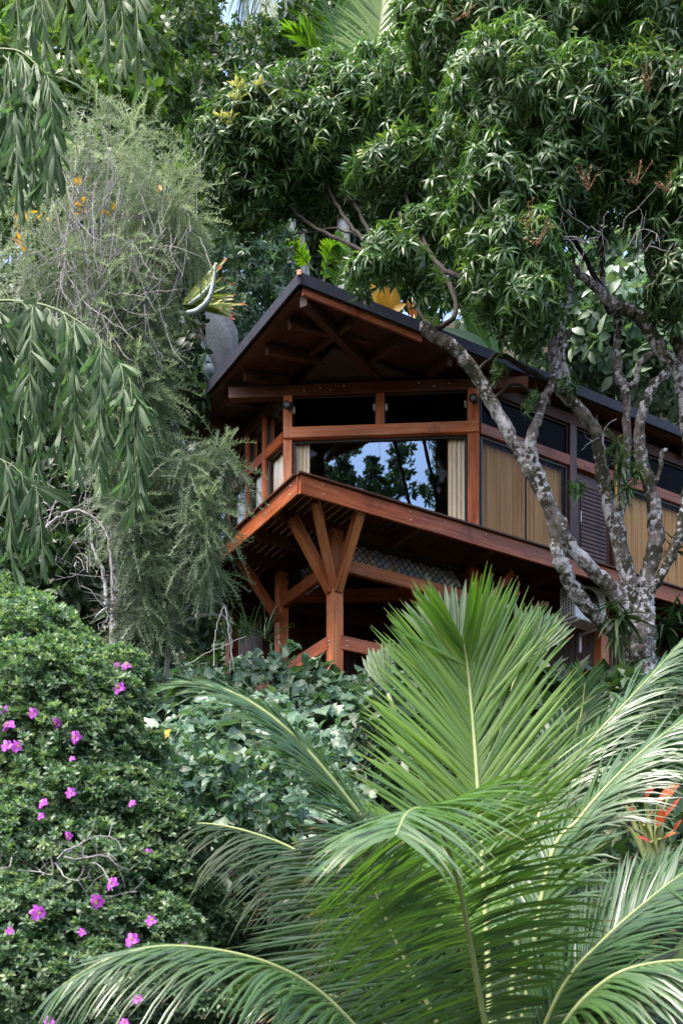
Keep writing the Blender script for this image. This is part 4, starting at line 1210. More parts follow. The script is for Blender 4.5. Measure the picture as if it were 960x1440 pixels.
leafy_plant('banana_plant', 'broad green banana leaves above the right roof slope', P(668, 560, 21.5), [(690, 495, 622, 452, 21.2, .34, (-.3, -.8, .6)), (690, 500, 648, 425, 21.3, .32, (-.6, -.7, .4)), (700, 500, 672, 430, 21.4, .3, (.1, -1, .3)), (690, 505, 660, 480, 21, .25, (0, -.8, .6))], 'banana')
leafy_plant('croton', 'yellow-leaved plant showing above the right roof slope', P(545, 470, 22), [(540, 440, 522, 395, 22, .22, (0, -1, .3)), (548, 440, 540, 398, 22, .24, (.1, -1, .2)), (555, 440, 556, 402, 22, .2, (.3, -1, .2)), (545, 442, 530, 408, 21.9, .2, (-.4, -1, .2)), (550, 442, 570, 425, 21.9, .16, (.3, -1, .4))], 'yellow')
leafy_plant('orange_plant', 'small orange-leaved plant beside the yellow croton', P(585, 480, 22.4), [(580, 448, 573, 420, 22.3, .1, (0, -1, .3)), (584, 448, 582, 425, 22.3, .08, (.3, -1, .2)), (578, 400, 580, 372, 23, .14, (0, -1, .2))], 'orange')
leafy_plant('lime_sapling', 'small lime-green sapling left of the banana leaves', P(608, 510, 21.6), [(606, 470, 598, 440, 21.5, .14, (-.3, -1, .3)), (610, 470, 614, 436, 21.5, .14, (.2, -1, .3)), (608, 474, 622, 455, 21.5, .13, (.3, -1, .4)), (606, 476, 594, 462, 21.5, .12, (-.4, -1, .4)), (612, 480, 628, 475, 21.4, .12, (.3, -1, .5))], 'lime')

# ---- boulder, bromeliad and grey succulent left of the roof
bo = MB()
bo.ball((0, 0, 0), 1, 40, 26)
Vb = bo.V[0]
bc = P(285, 520, 22.2)
lump = 1 + .10 * np.sin(Vb[:, 0] * 3 + 1) * np.cos(Vb[:, 2] * 4) + .05 * np.sin(Vb[:, 1] * 9 + Vb[:, 2] * 7) + .02 * rng.normal(size=len(Vb))
bo.V[0] = Vb * lump[:, None] * V3(.72, .8, 1.35) + bc
tag(bo.build('boulder', M['granite'], None), 'grey speckled boulder left of the roof edge', 'boulder')
brm = thing('bromeliad', 'large green-yellow bromeliad with red leaf tips on the boulder left of the roof', 'bromeliad', P(262, 455, 20.6))
m = MB(); mt = MB()
for i in range(26):
    a = math.radians(-35 + 105 * rng.random()); d = unit(V3(math.cos(a), -.25 + .3 * rng.normal(), math.sin(a) * .9)); L = .75 + .3 * rng.random()
    b0 = P(262 + rng.normal() * 4, 432 + rng.normal() * 6, 20.5)
    m.scatter(leaf(L, .13, 6, .12, .3, .35, .35), frames(d[None], (V3(-d[2] * .5, -1, d[0] * .5) + .3 * rng.normal(size=3))[None]), b0[None], np.array([.5 + .25 * rng.normal()]))
m.build('leaves', M['brom'], brm)
dl = MB(); rosette(dl, P(268, 455, 20.5), 26, .5, .04, -1.5, -.3, .4); dl.build('dead_leaves', M['deadleaf'], brm)
sc_ = thing('grey_succulent', 'grey curved succulent stems in front of the bromeliad', 'succulent', P(272, 470, 20.3))
for pp in ([(256, 440, 20.2, 4), (275, 438, 20.1, 6), (292, 424, 20, 6.5), (300, 400, 20, 5.5), (303, 370, 20, 2)], [(266, 428, 20.3, 4), (284, 415, 20.2, 5), (297, 400, 20.2, 4), (304, 386, 20.2, 1.5)], [(252, 436, 20.3, 4), (257, 452, 20.2, 5.5), (261, 474, 20.2, 6)]):
    m = MB(); s = smooth_path(np.array([np.r_[P(x, y, Y), r * .6 / F * Y] for x, y, Y, r in pp]), 24); m.tube(s[:, :3], s[:, 3], 10, .04); m.build('stem', M['aloe'], sc_)
cac = MB(); s = smooth_path(np.array([np.r_[P(x, y, Y), r / F * Y] for x, y, Y, r in [(278, 485, 20.9, 9), (283, 505, 20.8, 12), (290, 520, 20.7, 11), (300, 516, 20.7, 5)]]), 20); cac.tube(s[:, :3], s[:, 3], 12, .05)
tag(cac.build('cactus', M['aloe'], None), 'short grey-green cactus lying against the boulder', 'cactus')

# ---- bottlebrush tree (weeping, fine grey-green leaves)
bt = thing('bottlebrush_tree', 'weeping bottlebrush tree with fine grey-green needles and bare grey twigs left of the house', 'tree', gp(160, 15.5))
tk = MB()
limb(tk, [(163, 960, 15.5, 6), (160, 900, 15.4, 6), (162, 840, 15.3, 5.5), (158, 780, 15.2, 5), (165, 700, 15.2, 5), (150, 600, 15.1, 5), (140, 500, 15.0, 4.5), (128, 420, 15, 4), (125, 330, 15, 3), (130, 240, 15, 2), (128, 190, 15, 1.2)], 8, .05)
limb(tk, [(232, 960, 15.3, 4), (240, 880, 15.2, 4), (248, 820, 15.1, 4), (262, 760, 15, 3.5), (285, 690, 14.9, 3), (298, 655, 14.8, 2.5), (305, 630, 14.8, 1.5)], 8, .05)
limb(tk, [(150, 600, 15.1, 4), (190, 500, 14.9, 4), (205, 420, 14.8, 3), (215, 330, 14.8, 2.5), (210, 260, 14.8, 1.5)], 8, .05)
limb(tk, [(140, 500, 15, 3.5), (100, 420, 14.9, 3), (90, 340, 14.9, 2.2), (70, 270, 14.9, 1.2)], 8, .05)
limb(tk, [(190, 500, 14.9, 3), (240, 420, 14.8, 2.4), (265, 330, 14.8, 2), (290, 300, 14.7, 1)], 8, .05)
limb(tk, [(240, 880, 15.2, 2.5), (290, 865, 15, 2.2), (318, 870, 14.9, 1.8), (325, 900, 14.9, 1.3), (322, 950, 14.9, 1)], 6, .05)
limb(tk, [(285, 690, 14.9, 2), (310, 668, 14.7, 1.5), (330, 690, 14.7, 1)], 6, .05)
limb(tk, [(240, 880, 15.2, 2), (280, 840, 14.9, 1.5), (318, 852, 14.8, 1.2)], 6, .05)
for px, py, n, L in ((115, 290, 28, 1.1), (135, 350, 30, 1.2), (125, 420, 30, 1.2), (95, 380, 18, 1.0), (150, 470, 16, 1.1), (200, 330, 16, .9), (190, 430, 16, .9), (260, 320, 8, .7)):
    twigs(tk, px, py, 14.2, n, L, .0062, (.38, .3, 1.5), kink=.13)
tk.build('trunk', M['twig'], bt)


def spray(n_need=46, L=.55, nl=.075, nw=.009, droop=.5):
    """twig along +X with needle leaves round it"""
    V, Q, U, R, k = [], [], [], [], 0
    for i in range(n_need):
        t = (i + .5) / n_need
        p = V3(L * t, 0, -droop * L * t * t)
        an = i * 2.4; el = .75 + .2 * rng.normal()
        d = V3(math.cos(el), math.sin(el) * math.cos(an), math.sin(el) * math.sin(an)); l = nl * (1.1 - .5 * t) * (.8 + .4 * rng.random())
        w = unit(np.cross(d, V3(.3, .5, .9)))* nw / 2
        V += [p - w, p + w, p + d * l * .6 + w * .9, p + d * l * .6 - w * .9, p + d * l + w * .1, p + d * l - w * .1]
        Q += [(k, k + 1, k + 2, k + 3), (k + 3, k + 2, k + 4, k + 5)]; k += 6
        U += [(0, 0), (0, 1), (.6, 1), (.6, 0), (1, .5), (1, .5)]; R += [rng.normal() * .12] * 6
    w = V3(0, .004, 0)
    for i in range(4):
        a, b = i / 4, (i + 1) / 4
        V += [V3(L*a, 0, -droop*L*a*a) - w, V3(L*a, 0, -droop*L*a*a) + w, V3(L*b, 0, -droop*L*b*b) + w, V3(L*b, 0, -droop*L*b*b) - w]
        Q += [(k, k + 1, k + 2, k + 3)]; k += 4; U += [(0, 0)] * 4; R += [.25] * 4
    return np.array(V), np.array(Q), np.array(U), np.array(R)


T_spray = [spray(44, .34 + .14 * rng.random(), nl=.066, nw=.0085, droop=.3 + .5 * rng.random()) for _ in range(6)]
nd = MB()
BB = [(130, 195, 15, 62, 45, .6, 26), (85, 255, 15, 72, 58, .6, 26), (185, 225, 14.9, 70, 55, .6, 30), (150, 300, 14.8, 85, 58, .7, 26), (55, 330, 15, 65, 58, .6, 26), (222, 295, 14.8, 50, 46, .6, 34), (248, 318, 14.7, 30, 28, .5, 30), (185, 375, 14.7, 52, 50, .6, 38), (100, 395, 14.8, 85, 58, .6, 26),
      (178, 425, 14.7, 40, 44, .6, 38), (165, 460, 14.7, 66, 46, .6, 40), (188, 500, 14.6, 40, 44, .5, 46), (208, 530, 14.5, 28, 32, .4, 42), (212, 578, 14.5, 32, 40, .45, 46), (185, 540, 14.6, 46, 44, .5, 42), (192, 625, 14.5, 36, 46, .5, 38), 
      (202, 672, 14.6, 30, 30, .5, 26), (198, 725, 14.6, 30, 30, .45, 22), (276, 695, 14.5, 22, 18, .3, 16), (322, 655, 14.5, 11, 9, .2, 9), (306, 640, 14.5, 8, 14, .2, 8), (288, 745, 14.5, 20, 34, .3, 24), (196, 770, 14.7, 32, 38, .5, 20), (215, 835, 14.9, 34, 40, .5, 18), (208, 885, 14.9, 36, 34, .4, 16), (262, 660, 14.5, 20, 16, .3, 20), (40, 420, 14.8, 56, 38, .5, 20), (285, 800, 14.6, 18, 24, .3, 14)]
BB = [((x - 18 if 490 < y < 740 and x < 250 else x), y, *r_) for x, y, *r_ in BB]
for b in BB:
    c = P(*b[:3]); a = np.array([b[3] / F * b[2], b[5], b[4] / F * b[2]])
    n = int(b[6] * (3.6 if b[1] < 420 and b[0] < 180 else 4.6))
    d = sphere_dirs(n); pos = c + d * a * (rng.random((n, 1)) ** .45)
    dirs = unit(d * V3(.9, .9, .5) + V3(0, 0, -.25) + rng.normal(size=(n, 3)) * .55)
    for i in range(n):
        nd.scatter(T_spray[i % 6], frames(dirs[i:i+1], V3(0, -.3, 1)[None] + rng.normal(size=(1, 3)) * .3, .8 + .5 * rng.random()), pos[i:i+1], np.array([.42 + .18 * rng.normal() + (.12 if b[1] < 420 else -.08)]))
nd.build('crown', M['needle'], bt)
ob = MB()
for px, py in ((108, 268), (118, 283), (112, 292), (35, 300), (28, 340), (20, 318), (66, 302), (105, 290), (160, 293), (230, 270), (30, 300)):
    n = 3
    ob.scatter(leaf(.11, .045, 3, .2, .2), frames(rng.normal(size=(n, 3)), rng.normal(size=(n, 3))), np.tile(P(px, py, 14.2), (n, 1)) + rng.normal(size=(n, 3)) * .05, rng.random(n))
tag(ob.build('yellowed_leaves', M['yellow'], bt))

# two small lichened saplings among the twigs
sap = MB()
limb(sap, [(164, 925, 15.0, 6), (162, 870, 14.95, 6), (163, 800, 14.9, 5.5), (160, 740, 14.9, 5), (168, 680, 14.9, 4), (160, 620, 14.9, 3)], 8, .08)
limb(sap, [(150, 850, 15, 3.5), (147, 810, 15, 3), (132, 770, 15, 2.5), (128, 735, 15, 2)], 6, .08)
tag(sap.build('lichened_stem', bark_mat('white_spotted_bark', (.05, .04, .03), (.12, .10, .08), lichen=(.55, .57, .6), amount=.5), None), 'thin dark stem spotted with white lichen, in the shade left of the house', 'sapling')
gf = MB(); rosette(gf, P(163, 852, 14.7), 22, .42, .035, -.9, .7, .3)
tag(gf.build('staghorn_fern', leaf_mat('silver_fern', [(0, (.25, .27, .28)), (1, (.42, .44, .46))], trans=.1, tcol=(1, 1, 1)), None), 'silver-grey fern on the white-spotted stem', 'fern')
dsh = thing('dry_shrub', 'leafless grey twigs of a dead shrub in the shade under the fishtail fronds', 'shrub', gp(110, 14.5))
for px, py, n in ((120, 690, 10), (90, 720, 6), (150, 740, 8), (60, 700, 5), (110, 800, 6)):
    for _ in range(n):
        tw = MB(); twigs(tw, px, py, 14.5, 1, .9, .007, down=.3); tw.build('twig', M['twig'], dsh)
tw = MB()
limb(tw, [(55, 755, 14.2, 2), (80, 730, 14.2, 2), (110, 718, 14.2, 2), (140, 735, 14.2, 1.8), (155, 770, 14.2, 1.5), (158, 830, 14.2, 1)], 6)
tw.build('twig', M['twig'], dsh)
tw = MB()
limb(tw, [(300, 935, 14.3, .8), (304, 890, 14.3, .8), (312, 860, 14.3, .7), (316, 856, 14.3, .6), (322, 890, 14.3, .6), (330, 945, 14.3, .5)], 6)
limb(tw, [(262, 935, 14.3, .7), (300, 915, 14.35, .6), (345, 895, 14.3, .4)], 6)
tag(tw.build('dead_sapling', M['twig'], None), 'bare bent dead sapling in front of the dark space under the deck', 'sapling')

# ---- fishtail palm from the left
def fish_leaflet(L, W):
    xs_ = [0, .35, .7, 1.0]; ws = [.06, .45, .8, 1.0]
    V, U = [], []
    jag = [1.05, .88, .97, .8, .92]
    for x, w_ in zip(xs_, ws):
        for j, k in enumerate((-1, -.5, 0, .5, 1)):
            xx = x if x < 1 else jag[j] + .06 * rng.normal()
            V.append((L * xx, W / 2 * w_ * k, .05 * W * (1 if j % 2 else -1) * w_ - .22 * L * x * x)); U.append((x, .5 + .5 * k))
    Q = [(i*5+j, (i+1)*5+j, (i+1)*5+j+1, i*5+j+1) for i in range(3) for j in range(4)]
    return np.array(V), np.array(Q), np.array(U), np.zeros(20)


T_fish = [fish_leaflet(.34 + .12 * rng.random(), .045 + .055 * rng.random()) for _ in range(7)]


def fish_frond(parent, main, pinnae, r0=.5, mat='fish', scale=1.0, den=17):
    """main = midrib; pinnae = list of world paths, each a drooping side stalk with wedge leaflets"""
    a, b = MB(), MB()
    b.tube(smooth_path(main, 30), np.linspace(.018, .004, 30), 6, cap=False)
    for pth in pinnae:
        s = smooth_path(pth, 24); T = unit(np.gradient(s, axis=0))
        b.tube(s, np.linspace(.006, .002, 24), 5, cap=False)
        L = np.linalg.norm(np.diff(s, axis=0), axis=1).sum()
        n = max(8, int(L * den * 1.85))
        for i in range(n):
            k = min(23, int(3 + 21 * i / n)); sd = 1 if i % 2 else -1
            side = unit(np.cross(T[k], V3(0, -1, .2)))
            d = unit(T[k] * .5 + side * sd * (.34 + .16 * rng.normal()) + V3(0, 0, -.75) + rng.normal(size=3) * .2)
            a.scatter(T_fish[i % 7], frames(d[None], (V3(0, -1, .35) + rng.normal(size=3) * .7)[None], scale * (1.0 - .3 * i / n) * (.62 + .5 * rng.random())), s[k][None], np.array([r0 + .15 * rng.normal()]))
    fo = a.build('frond', M[mat], parent); b.build('midrib', M['stalk'], fo)


fp = thing('fishtail_palm', 'fishtail palm whose drooping wedge-leaved fronds hang in from the left edge', 'palm', gp(-140, 11))
def pin(x0, y0, Y, dx, dy, ): return [P(x0, y0, Y), P(x0 + dx * .45, y0 + dy * .12 - 6, Y - .1), P(x0 + dx * .8, y0 + dy * .5, Y - .15), P(x0 + dx, y0 + dy, Y - .15)]
fish_frond(fp, [gp(-140, 11, 1.5), P(-90, 300, 11), P(-40, 100, 11), P(20, 70, 10.8), P(70, 110, 10.7)], [pin(-20, 90, 10.9, 15, 190), pin(5, 78, 10.8, 22, 200), pin(25, 75, 10.8, 22, 190), pin(45, 85, 10.75, 22, 170), pin(60, 100, 10.7, 18, 130), pin(-5, 85, 10.9, -10, 170), pin(15, 75, 10.9, -5, 120)], .55, den=22, scale=1.05)
fish_frond(fp, [gp(-140, 11, 1.5), P(-110, 200, 11.2), P(-60, -10, 11.2), P(60, -60, 11), P(190, -20, 10.8)], [pin(10, -40, 11.1, 20, 130), pin(45, -50, 11, 20, 140), pin(80, -52, 11, 18, 130), pin(110, -48, 10.95, 16, 110), pin(135, -42, 10.9, 16, 130), pin(160, -32, 10.85, 16, 130), pin(185, -22, 10.8, 12, 130), pin(70, -10, 11, -30, 60)], .75, den=17, scale=.85)
fish_frond(fp, [gp(-140, 11, 1.2), P(-100, 560, 10.8), P(-50, 440, 10.7), P(40, 425, 10.6), P(115, 455, 10.5), P(170, 515, 10.4), P(192, 550, 10.4)], [pin(-10, 430, 10.7, 8, 150), pin(20, 425, 10.6, 35, 90), pin(38, 425, 10.6, 20, 170), pin(62, 430, 10.6, 26, 190), pin(85, 438, 10.55, 18, 150), pin(105, 448, 10.5, 0, 200), pin(135, 468, 10.5, 14, 160), pin(145, 478, 10.45, -5, 180), pin(165, 508, 10.4, 16, 160), pin(178, 528, 10.4, 14, 170), pin(192, 548, 10.4, 2, 150), pin(0, 430, 10.6, -6, 120), pin(50, 428, 10.5, -8, 120)], .55, den=22)
fish_frond(fp, [gp(-140, 11, 1.0), P(-110, 700, 11), P(-60, 640, 11), P(10, 650, 10.9), P(60, 700, 10.8)], [pin(-20, 640, 11, 5, 130), pin(5, 648, 10.9, 12, 150), pin(25, 662, 10.9, 15, 120), pin(45, 682, 10.8, 16, 110)], .3, den=16)
fish_frond(fp, [gp(-140, 11, 1.0), P(-110, 500, 11.5), P(-60, 480, 11.6), P(10, 490, 11.6), P(40, 520, 11.5)], [pin(-30, 480, 11.6, 10, 200), pin(-5, 484, 11.6, 12, 190), pin(20, 500, 11.5, 15, 170), pin(35, 515, 11.5, 20, 160)], .45, den=18)
t = MB(); tube_thing(t, gp(-140, 11, -.4), gp(-140, 11, 3.0), .12, .1); t.build('trunk', M['palmtrunk'], fp)

# ---- creeper carpet on the slope
T_creep = []
for _ in range(4):
    prof = np.array([(0, .10), (.12, .42), (.28, .50), (.42, .34), (.55, .40), (.75, .24), (1, .02)])
    V, U = [], []
    for x, w_ in prof:
        for k in (-1, -.45, 0, .45, 1):
            V.append((.2 * x, .2 * w_ * k * (1 + .1 * rng.normal()), .03 * abs(k) * (.6 + w_) - .05 * x * x + .008 * rng.normal())); U.append((x, .5 + .5 * k))
    Q = [(i*5+j, (i+1)*5+j, (i+1)*5+j+1, i*5+j+1) for i in range(6) for j in range(4)]
    T_creep.append((np.array(V), np.array(Q), np.array(U), np.zeros(len(V))))
cp = MB()
n = 4200
px = 150 + 420 * rng.random(n); Y = 9.6 + 8.2 * rng.random(n) ** .9
keep = ~((px > 530) & (Y < 14))
px, Y = px[keep], Y[keep]; n = len(px)
X = (px - CX) / F * Y; hum = .16 + .2 * np.sin(X * 2.1 + 1) * np.sin(Y * 1.7) + .12 * np.sin(X * 5 + Y * 3)
pos = np.stack([X, Y, ground(X, Y) + .12 + np.clip(hum, 0, 1) + .32 * rng.random(n)], -1)
nn = unit(V3(0, -.45, 1) + rng.normal(size=(n, 3)) * .38)
for i in range(4):
    q = np.arange(n) % 4 == i
    cp.scatter(T_creep[i], frames(rng.normal(size=(q.sum(), 3)) * V3(1, 1, .3) + V3(0, -.5, -.5), nn[q], .65 + .75 * rng.random(q.sum())), pos[q], .5 + .2 * rng.normal(size=q.sum()))
stf = MB()
tag(cp.build('creeper_ground_cover', M['creeper'], None), 'broad-leaved blue-green creeper covering the slope below the house', 'ground cover', kind='stuff')
# undergrowth elsewhere on the hillside
ug = MB()
n = 9000
X = -24 + 48 * rng.random(n); Y = 6 + 44 * rng.random(n) ** .75
X = np.r_[X, -9 + 20 * rng.random(3500)]; Y = np.r_[Y, 6.5 + 11.5 * rng.random(3500)]
ub = np.stack([X - A0[0], Y - A0[1]], -1); uu, vv = ub @ Rv, ub @ Lv
ok = ~((uu > -.6) & (uu < 13) & (vv > -.5) & (vv < 7)) & ~((Y < 18) & (X / Y * F + CX > 140) & (X / Y * F + CX < 540))
X, Y = X[ok], Y[ok]; n = len(X)
pos = np.stack([X, Y, ground(X, Y) + .05 + .5 * rng.random(n)], -1)
for i in range(3):
    q = np.arange(n) % 3 == i
    k = q.sum(); axv = unit(V3(0, -.3, 1) + rng.normal(size=(k, 3)) * .3)
    ug.scatter(T_mid[i], frames(np.cross(axv, unit(rng.normal(size=(k, 3)))), axv, 1.0 + 1.2 * rng.random(k)), pos[q], .5 + .25 * rng.normal(size=k))
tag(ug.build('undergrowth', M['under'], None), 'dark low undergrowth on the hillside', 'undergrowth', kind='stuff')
# a taller stem of the creeper by the front post
o = thing('young_vine', 'upright pale stem with broad blue-green leaves in front of the left braced post', 'vine', gp(402, 16))
st = MB(); st.tube(smooth_path([gp(402, 16, 0), P(406, 950, 16), P(400, 920, 15.9), P(392, 902, 15.9)], 12), np.linspace(.014, .006, 12), 6); st.build('stem', M['rachis'], o)
m = MB()
for px_, py_, s_ in ((385, 905, 1.1), (402, 902, 1.2), (416, 912, 1.3), (378, 918, 1.2), (425, 918, 1.2), (388, 925, 1.1), (410, 908, 1.1), (368, 915, .9), (418, 926, 1.2)):
    m.scatter(T_creep[int(rng.integers(4))], frames((rng.normal(size=(1, 3)) * V3(1, .4, .2) + V3(0, -.2, -.3)), V3(0, -.6, 1)[None] + .3 * rng.normal(size=(1, 3)), s_), P(px_, py_, 15.9)[None], np.array([.6]))
m.build('leaves', M['creeper'], o)
m = MB()
n = 5
for px_, py_ in ((231, 1030), (236, 1040), (228, 1038)):
    m.scatter(T_creep[0], frames(V3(.3, -.3, -.9)[None] + .4 * rng.normal(size=(1, 3)), V3(0, -1, .3)[None], .8), P(px_, py_, 10.6)[None], np.array([rng.random()]))
tag(m.build('yellow_leaves', M['yellow'], None), 'yellow withered leaves among the blue-green creeper', 'leaves')
m = MB()
for px_, py_, Y_ in ((340, 905, 17), (352, 895, 17.2), (372, 900, 17.2), (320, 900, 16.8)): rosette(m, P(px_, py_, Y_), 16, .55, .022, .3, 1.5, .25)
tag(m.build('grassy_plant', M['under'], None), 'dark grass-like tuft under the left end of the deck', 'plant')
m = MB()
for px_, py_, Y_ in ((300, 1095, 9.9), (285, 1110, 9.8)): rosette(m, P(px_, py_, Y_), 9, .4, .03, .5, 1.5, .2)
tag(m.build('strap_tuft', M['pale'], None), 'upright strap-leaved tuft between creeper and flowering bush', 'plant')

# small shrubs at the creeper's lower edge
bg_tree('low_shrub', 'low round-leaved shrub between the creeper and the big palm', [(330, 1100, 9.3, 60, 40, .4), (410, 1090, 9.5, 50, 40, .4), (280, 1080, 9.5, 50, 35, .4), (240, 1110, 9.0, 40, 40, .4), (370, 1140, 8.9, 60, 30, .4)], 60, 'creeper', [whorl(.11, .06, 6, .9, -.2, .25, .01, 3, .2, .7, .3) for _ in range(3)], size=(.7, 1.2), cat='shrub', r0=.4)

# ---- flowering bush, lower left
GB_ = [(55, 915, 8.6, 66, 52, .6), (10, 890, 8.8, 52, 56, .5), (105, 955, 8.4, 50, 42, .5), (145, 1000, 8.2, 44, 56, .5), (60, 990, 8.2, 90, 70, .6), (165, 965, 8.4, 28, 40, .3), (130, 1060, 8.0, 75, 60, .5), (30, 1070, 8.0, 70, 75, .5), (85, 1140, 7.8, 90, 70, .5), (180, 1140, 7.9, 60, 60, .5), (30, 1210, 7.6, 70, 70, .5), (130, 1220, 7.6, 90, 60, .5), (225, 1190, 7.8, 45, 50, .4), (235, 1250, 7.7, 60, 48, .4), (90, 1300, 7.4, 110, 60, .5), (200, 1310, 7.5, 90, 50, .45), (30, 1310, 7.3, 80, 70, .5), (285, 1290, 7.8, 32, 45, .3), (120, 1400, 7.2, 130, 70, .5), (30, 1400, 7.1, 90, 80, .5), (250, 1390, 7.4, 80, 60, .4), (200, 1080, 8.1, 30, 50, .3)]
_sub = []
for (a, b_, c_, d, e, f) in GB_:
    _sub.append((a, b_, c_, d * .9, e * .9, f * .9))
    for k in range(8):
        an = rng.random() * 6.283; rr_ = .55 + .35 * rng.random()
        _sub.append((a + d * rr_ * math.cos(an), b_ + e * rr_ * math.sin(an), c_ - f * math.sqrt(1 - rr_ ** 2) * .9, 17 + 12 * rng.random(), 14 + 9 * rng.random(), .10))
fb = thing('glory_bush', 'flowering bush with small green leaves and magenta blossoms at the lower left', 'bush', gp(90, 8.0))
T_sh = [whorl(.046, .019, 9, 1.15, .0, .12, .008, 3, .25, .5, .25) for _ in range(5)]
m = MB()
sp_, sn_ = cloud(m, _sub, 760, T_sh, (.7, 1.25), up=.9, out=.6, jit=.45, shell=(.75, 1.28), back=.15, rs=.22, r0=.5)
cloud(m, [(a, b, c_ + .15, d * .85, e * .85, f) for a, b, c_, d, e, f in GB_], 230, T_sh, (.8, 1.3), up=.5, out=.5, jit=.6, shell=(.6, .9), back=.1, r0=.3)
m.build('foliage', M['shrub'], fb)
m = MB()
for px_, py_ in ((80, 1205), (95, 1225), (20, 1200), (10, 1400), (60, 1420), (150, 1425), (110, 1240)): twigs(m, px_, py_, 7.1, 5, .5, .006)
for b in GB_:
    s0 = gp(90, 8.0, .1); e = P(b[0], b[1], b[2] + .1)
    m.tube(smooth_path([s0, s0 * .5 + e * .5 + rng.normal(size=3) * .1, e], 8), np.linspace(.03, .008, 8), 6)
m.build('twigs', M['twig'], fb)
# blossoms: five notched petals and a tuft of stamens, each its own part
fl_mb = MB()
for i in range(10):
    an = i * .628 + .2 * rng.normal()
    l = leaf(.034 * (.8 + .3 * rng.random()), .024, 5, .25 + .3 * rng.random(), .3, .62, .3, .05)
    fl_mb.add(l[0] @ (rot('z', an) @ rot('y', -.1 - .3 * (i % 2)) @ rot('x', rng.normal() * .4)).T, l[1], l[2], .2 + .6 * rng.random())
fl_me = fl_mb.build('flower', M['petal'], None)
st_mb = MB()
for i in range(7): st_mb.tube([V3(0, 0, 0), V3(.006 * math.cos(i), .006 * math.sin(i), .014), V3(.010 * math.cos(i), .010 * math.sin(i), .018)], .0012, 4)
st_me = st_mb.build('stamens', M['stamen'], None)
FLW = [(168, 968, 1), (178, 937, .9), (12, 1021, 1.1), (47, 1003, .8), (80, 1017, .8), (107, 1037, .95), (10, 1049, .9), (24, 1050, .9), (102, 1067, .5), (6, 999, .9), (100, 1115, .8), (61, 1130, .8), (58, 1148, .6), (97, 1176, .7), (186, 1130, .6), (209, 1200, .7), (158, 1243, 1), (137, 1268, 1.05), (54, 1284, 1.05), (15, 1309, .6), (116, 1311, .6), (213, 1295, .8), (186, 1322, 1.05), (263, 1331, .7), (194, 1405, .8), (70, 1436, .8), (175, 1438, .7), (164, 936, .6)]
for i, (px_, py_, s_) in enumerate(FLW):
    Yb = min((b[2] - b[5] * math.sqrt(max(0, 1 - ((px_ - b[0]) / b[3]) ** 2 - ((py_ - b[1]) / b[4]) ** 2)) for b in GB_ if ((px_ - b[0]) / b[3]) ** 2 + ((py_ - b[1]) / b[4]) ** 2 < 1), default=7.9)
    q = P(px_, py_, Yb - .17)
    f = fl_me if i == 0 else fl_me.copy(); e = st_me if i == 0 else st_me.copy()
    if i: col.objects.link(f); col.objects.link(e)
    f.parent = fb; f.location = q - wloc(fb); e.parent = f; e.location = (0, 0, 0)
    nv = Vector((rng.normal() * .45, -1, .45 + rng.normal() * .35)); f.rotation_euler = nv.to_track_quat('Z', 'Y').to_euler(); f.scale = (1.4 * s_,) * 3

# ---- red-leaved plants at the right edge
leafy_plant('red_cordyline', 'red and orange leaved plant behind the palm fronds at the right edge', P(925, 1230, 8.2), [(bx, by, bx + dx * .8, by + dy * .8, 8.05 + .1 * rng.random(), w_, (.4 * rng.normal(), -1, .3 + .3 * rng.random())) for bx, by, dx, dy, w_ in
    ((925, 1128, 26, -34, .07), (932, 1150, 26, -36, .04), (905, 1160, 14, -30, .06), (925, 1162, 8, -32, .07), (890, 1165, -6, -26, .05), (880, 1120, -10, -30, .05), (905, 1122, 20, -30, .05), (858, 1150, -14, -20, .04), (945, 1170, 12, -22, .04), (915, 1185, -20, -14, .05), (930, 1180, 22, -14, .06), (845, 1085, -10, -18, .04), (895, 1145, -14, -16, .04), (940, 1120, 14, -22, .05))], 'red')

# ---- fan palm behind the coconut palm
def fan_leaf(mb, c, axis, nrm, n, L, W, spread, split=.45):
    axis, nrm = unit(axis), unit(nrm); sd = np.cross(nrm, axis)
    for i in range(n):
        a = spread * (i / (n - 1) - .5) + rng.normal() * .015
        d = axis * math.cos(a) + sd * math.sin(a)
        mb.scatter(leaf(L * (.9 + .12 * rng.random()), W, 6, .10 + .05 * rng.random(), .45, .62, .05), frames((d + nrm * .12)[None], nrm[None]), np.array([c]), np.array([.55 + .2 * rng.normal()]))


fan = thing('fan_palm', 'fan palm leaves with stiff pointed segments behind the upright coconut frond', 'palm', gp(650, 9.0))
for (cx, cy, Y, ax0, nrm, n, L, spr) in ((640, 950, 8.0, (.0, 0, 1), (-.2, -1, .3), 18, .68, 1.35), (728, 940, 8.3, (.5, 0, 1), (.1, -1, .3), 14, .52, 1.0), (545, 975, 8.4, (-.2, .2, 1), (-.6, -.7, .3), 9, .42, .8)):
    m = MB(); fan_leaf(m, P(cx, cy, Y), np.array(ax0, float), np.array(nrm, float), n, L, .05, spr)
    fo = m.build('leaf', M['fish'], fan)
    s = MB(); s.tube(smooth_path([gp(650, 9, 0), (gp(650, 9, .5) + P(cx, cy, Y)) / 2, P(cx, cy, Y)], 10), .014, 6); s.build('stalk', M['rachis'], fo)

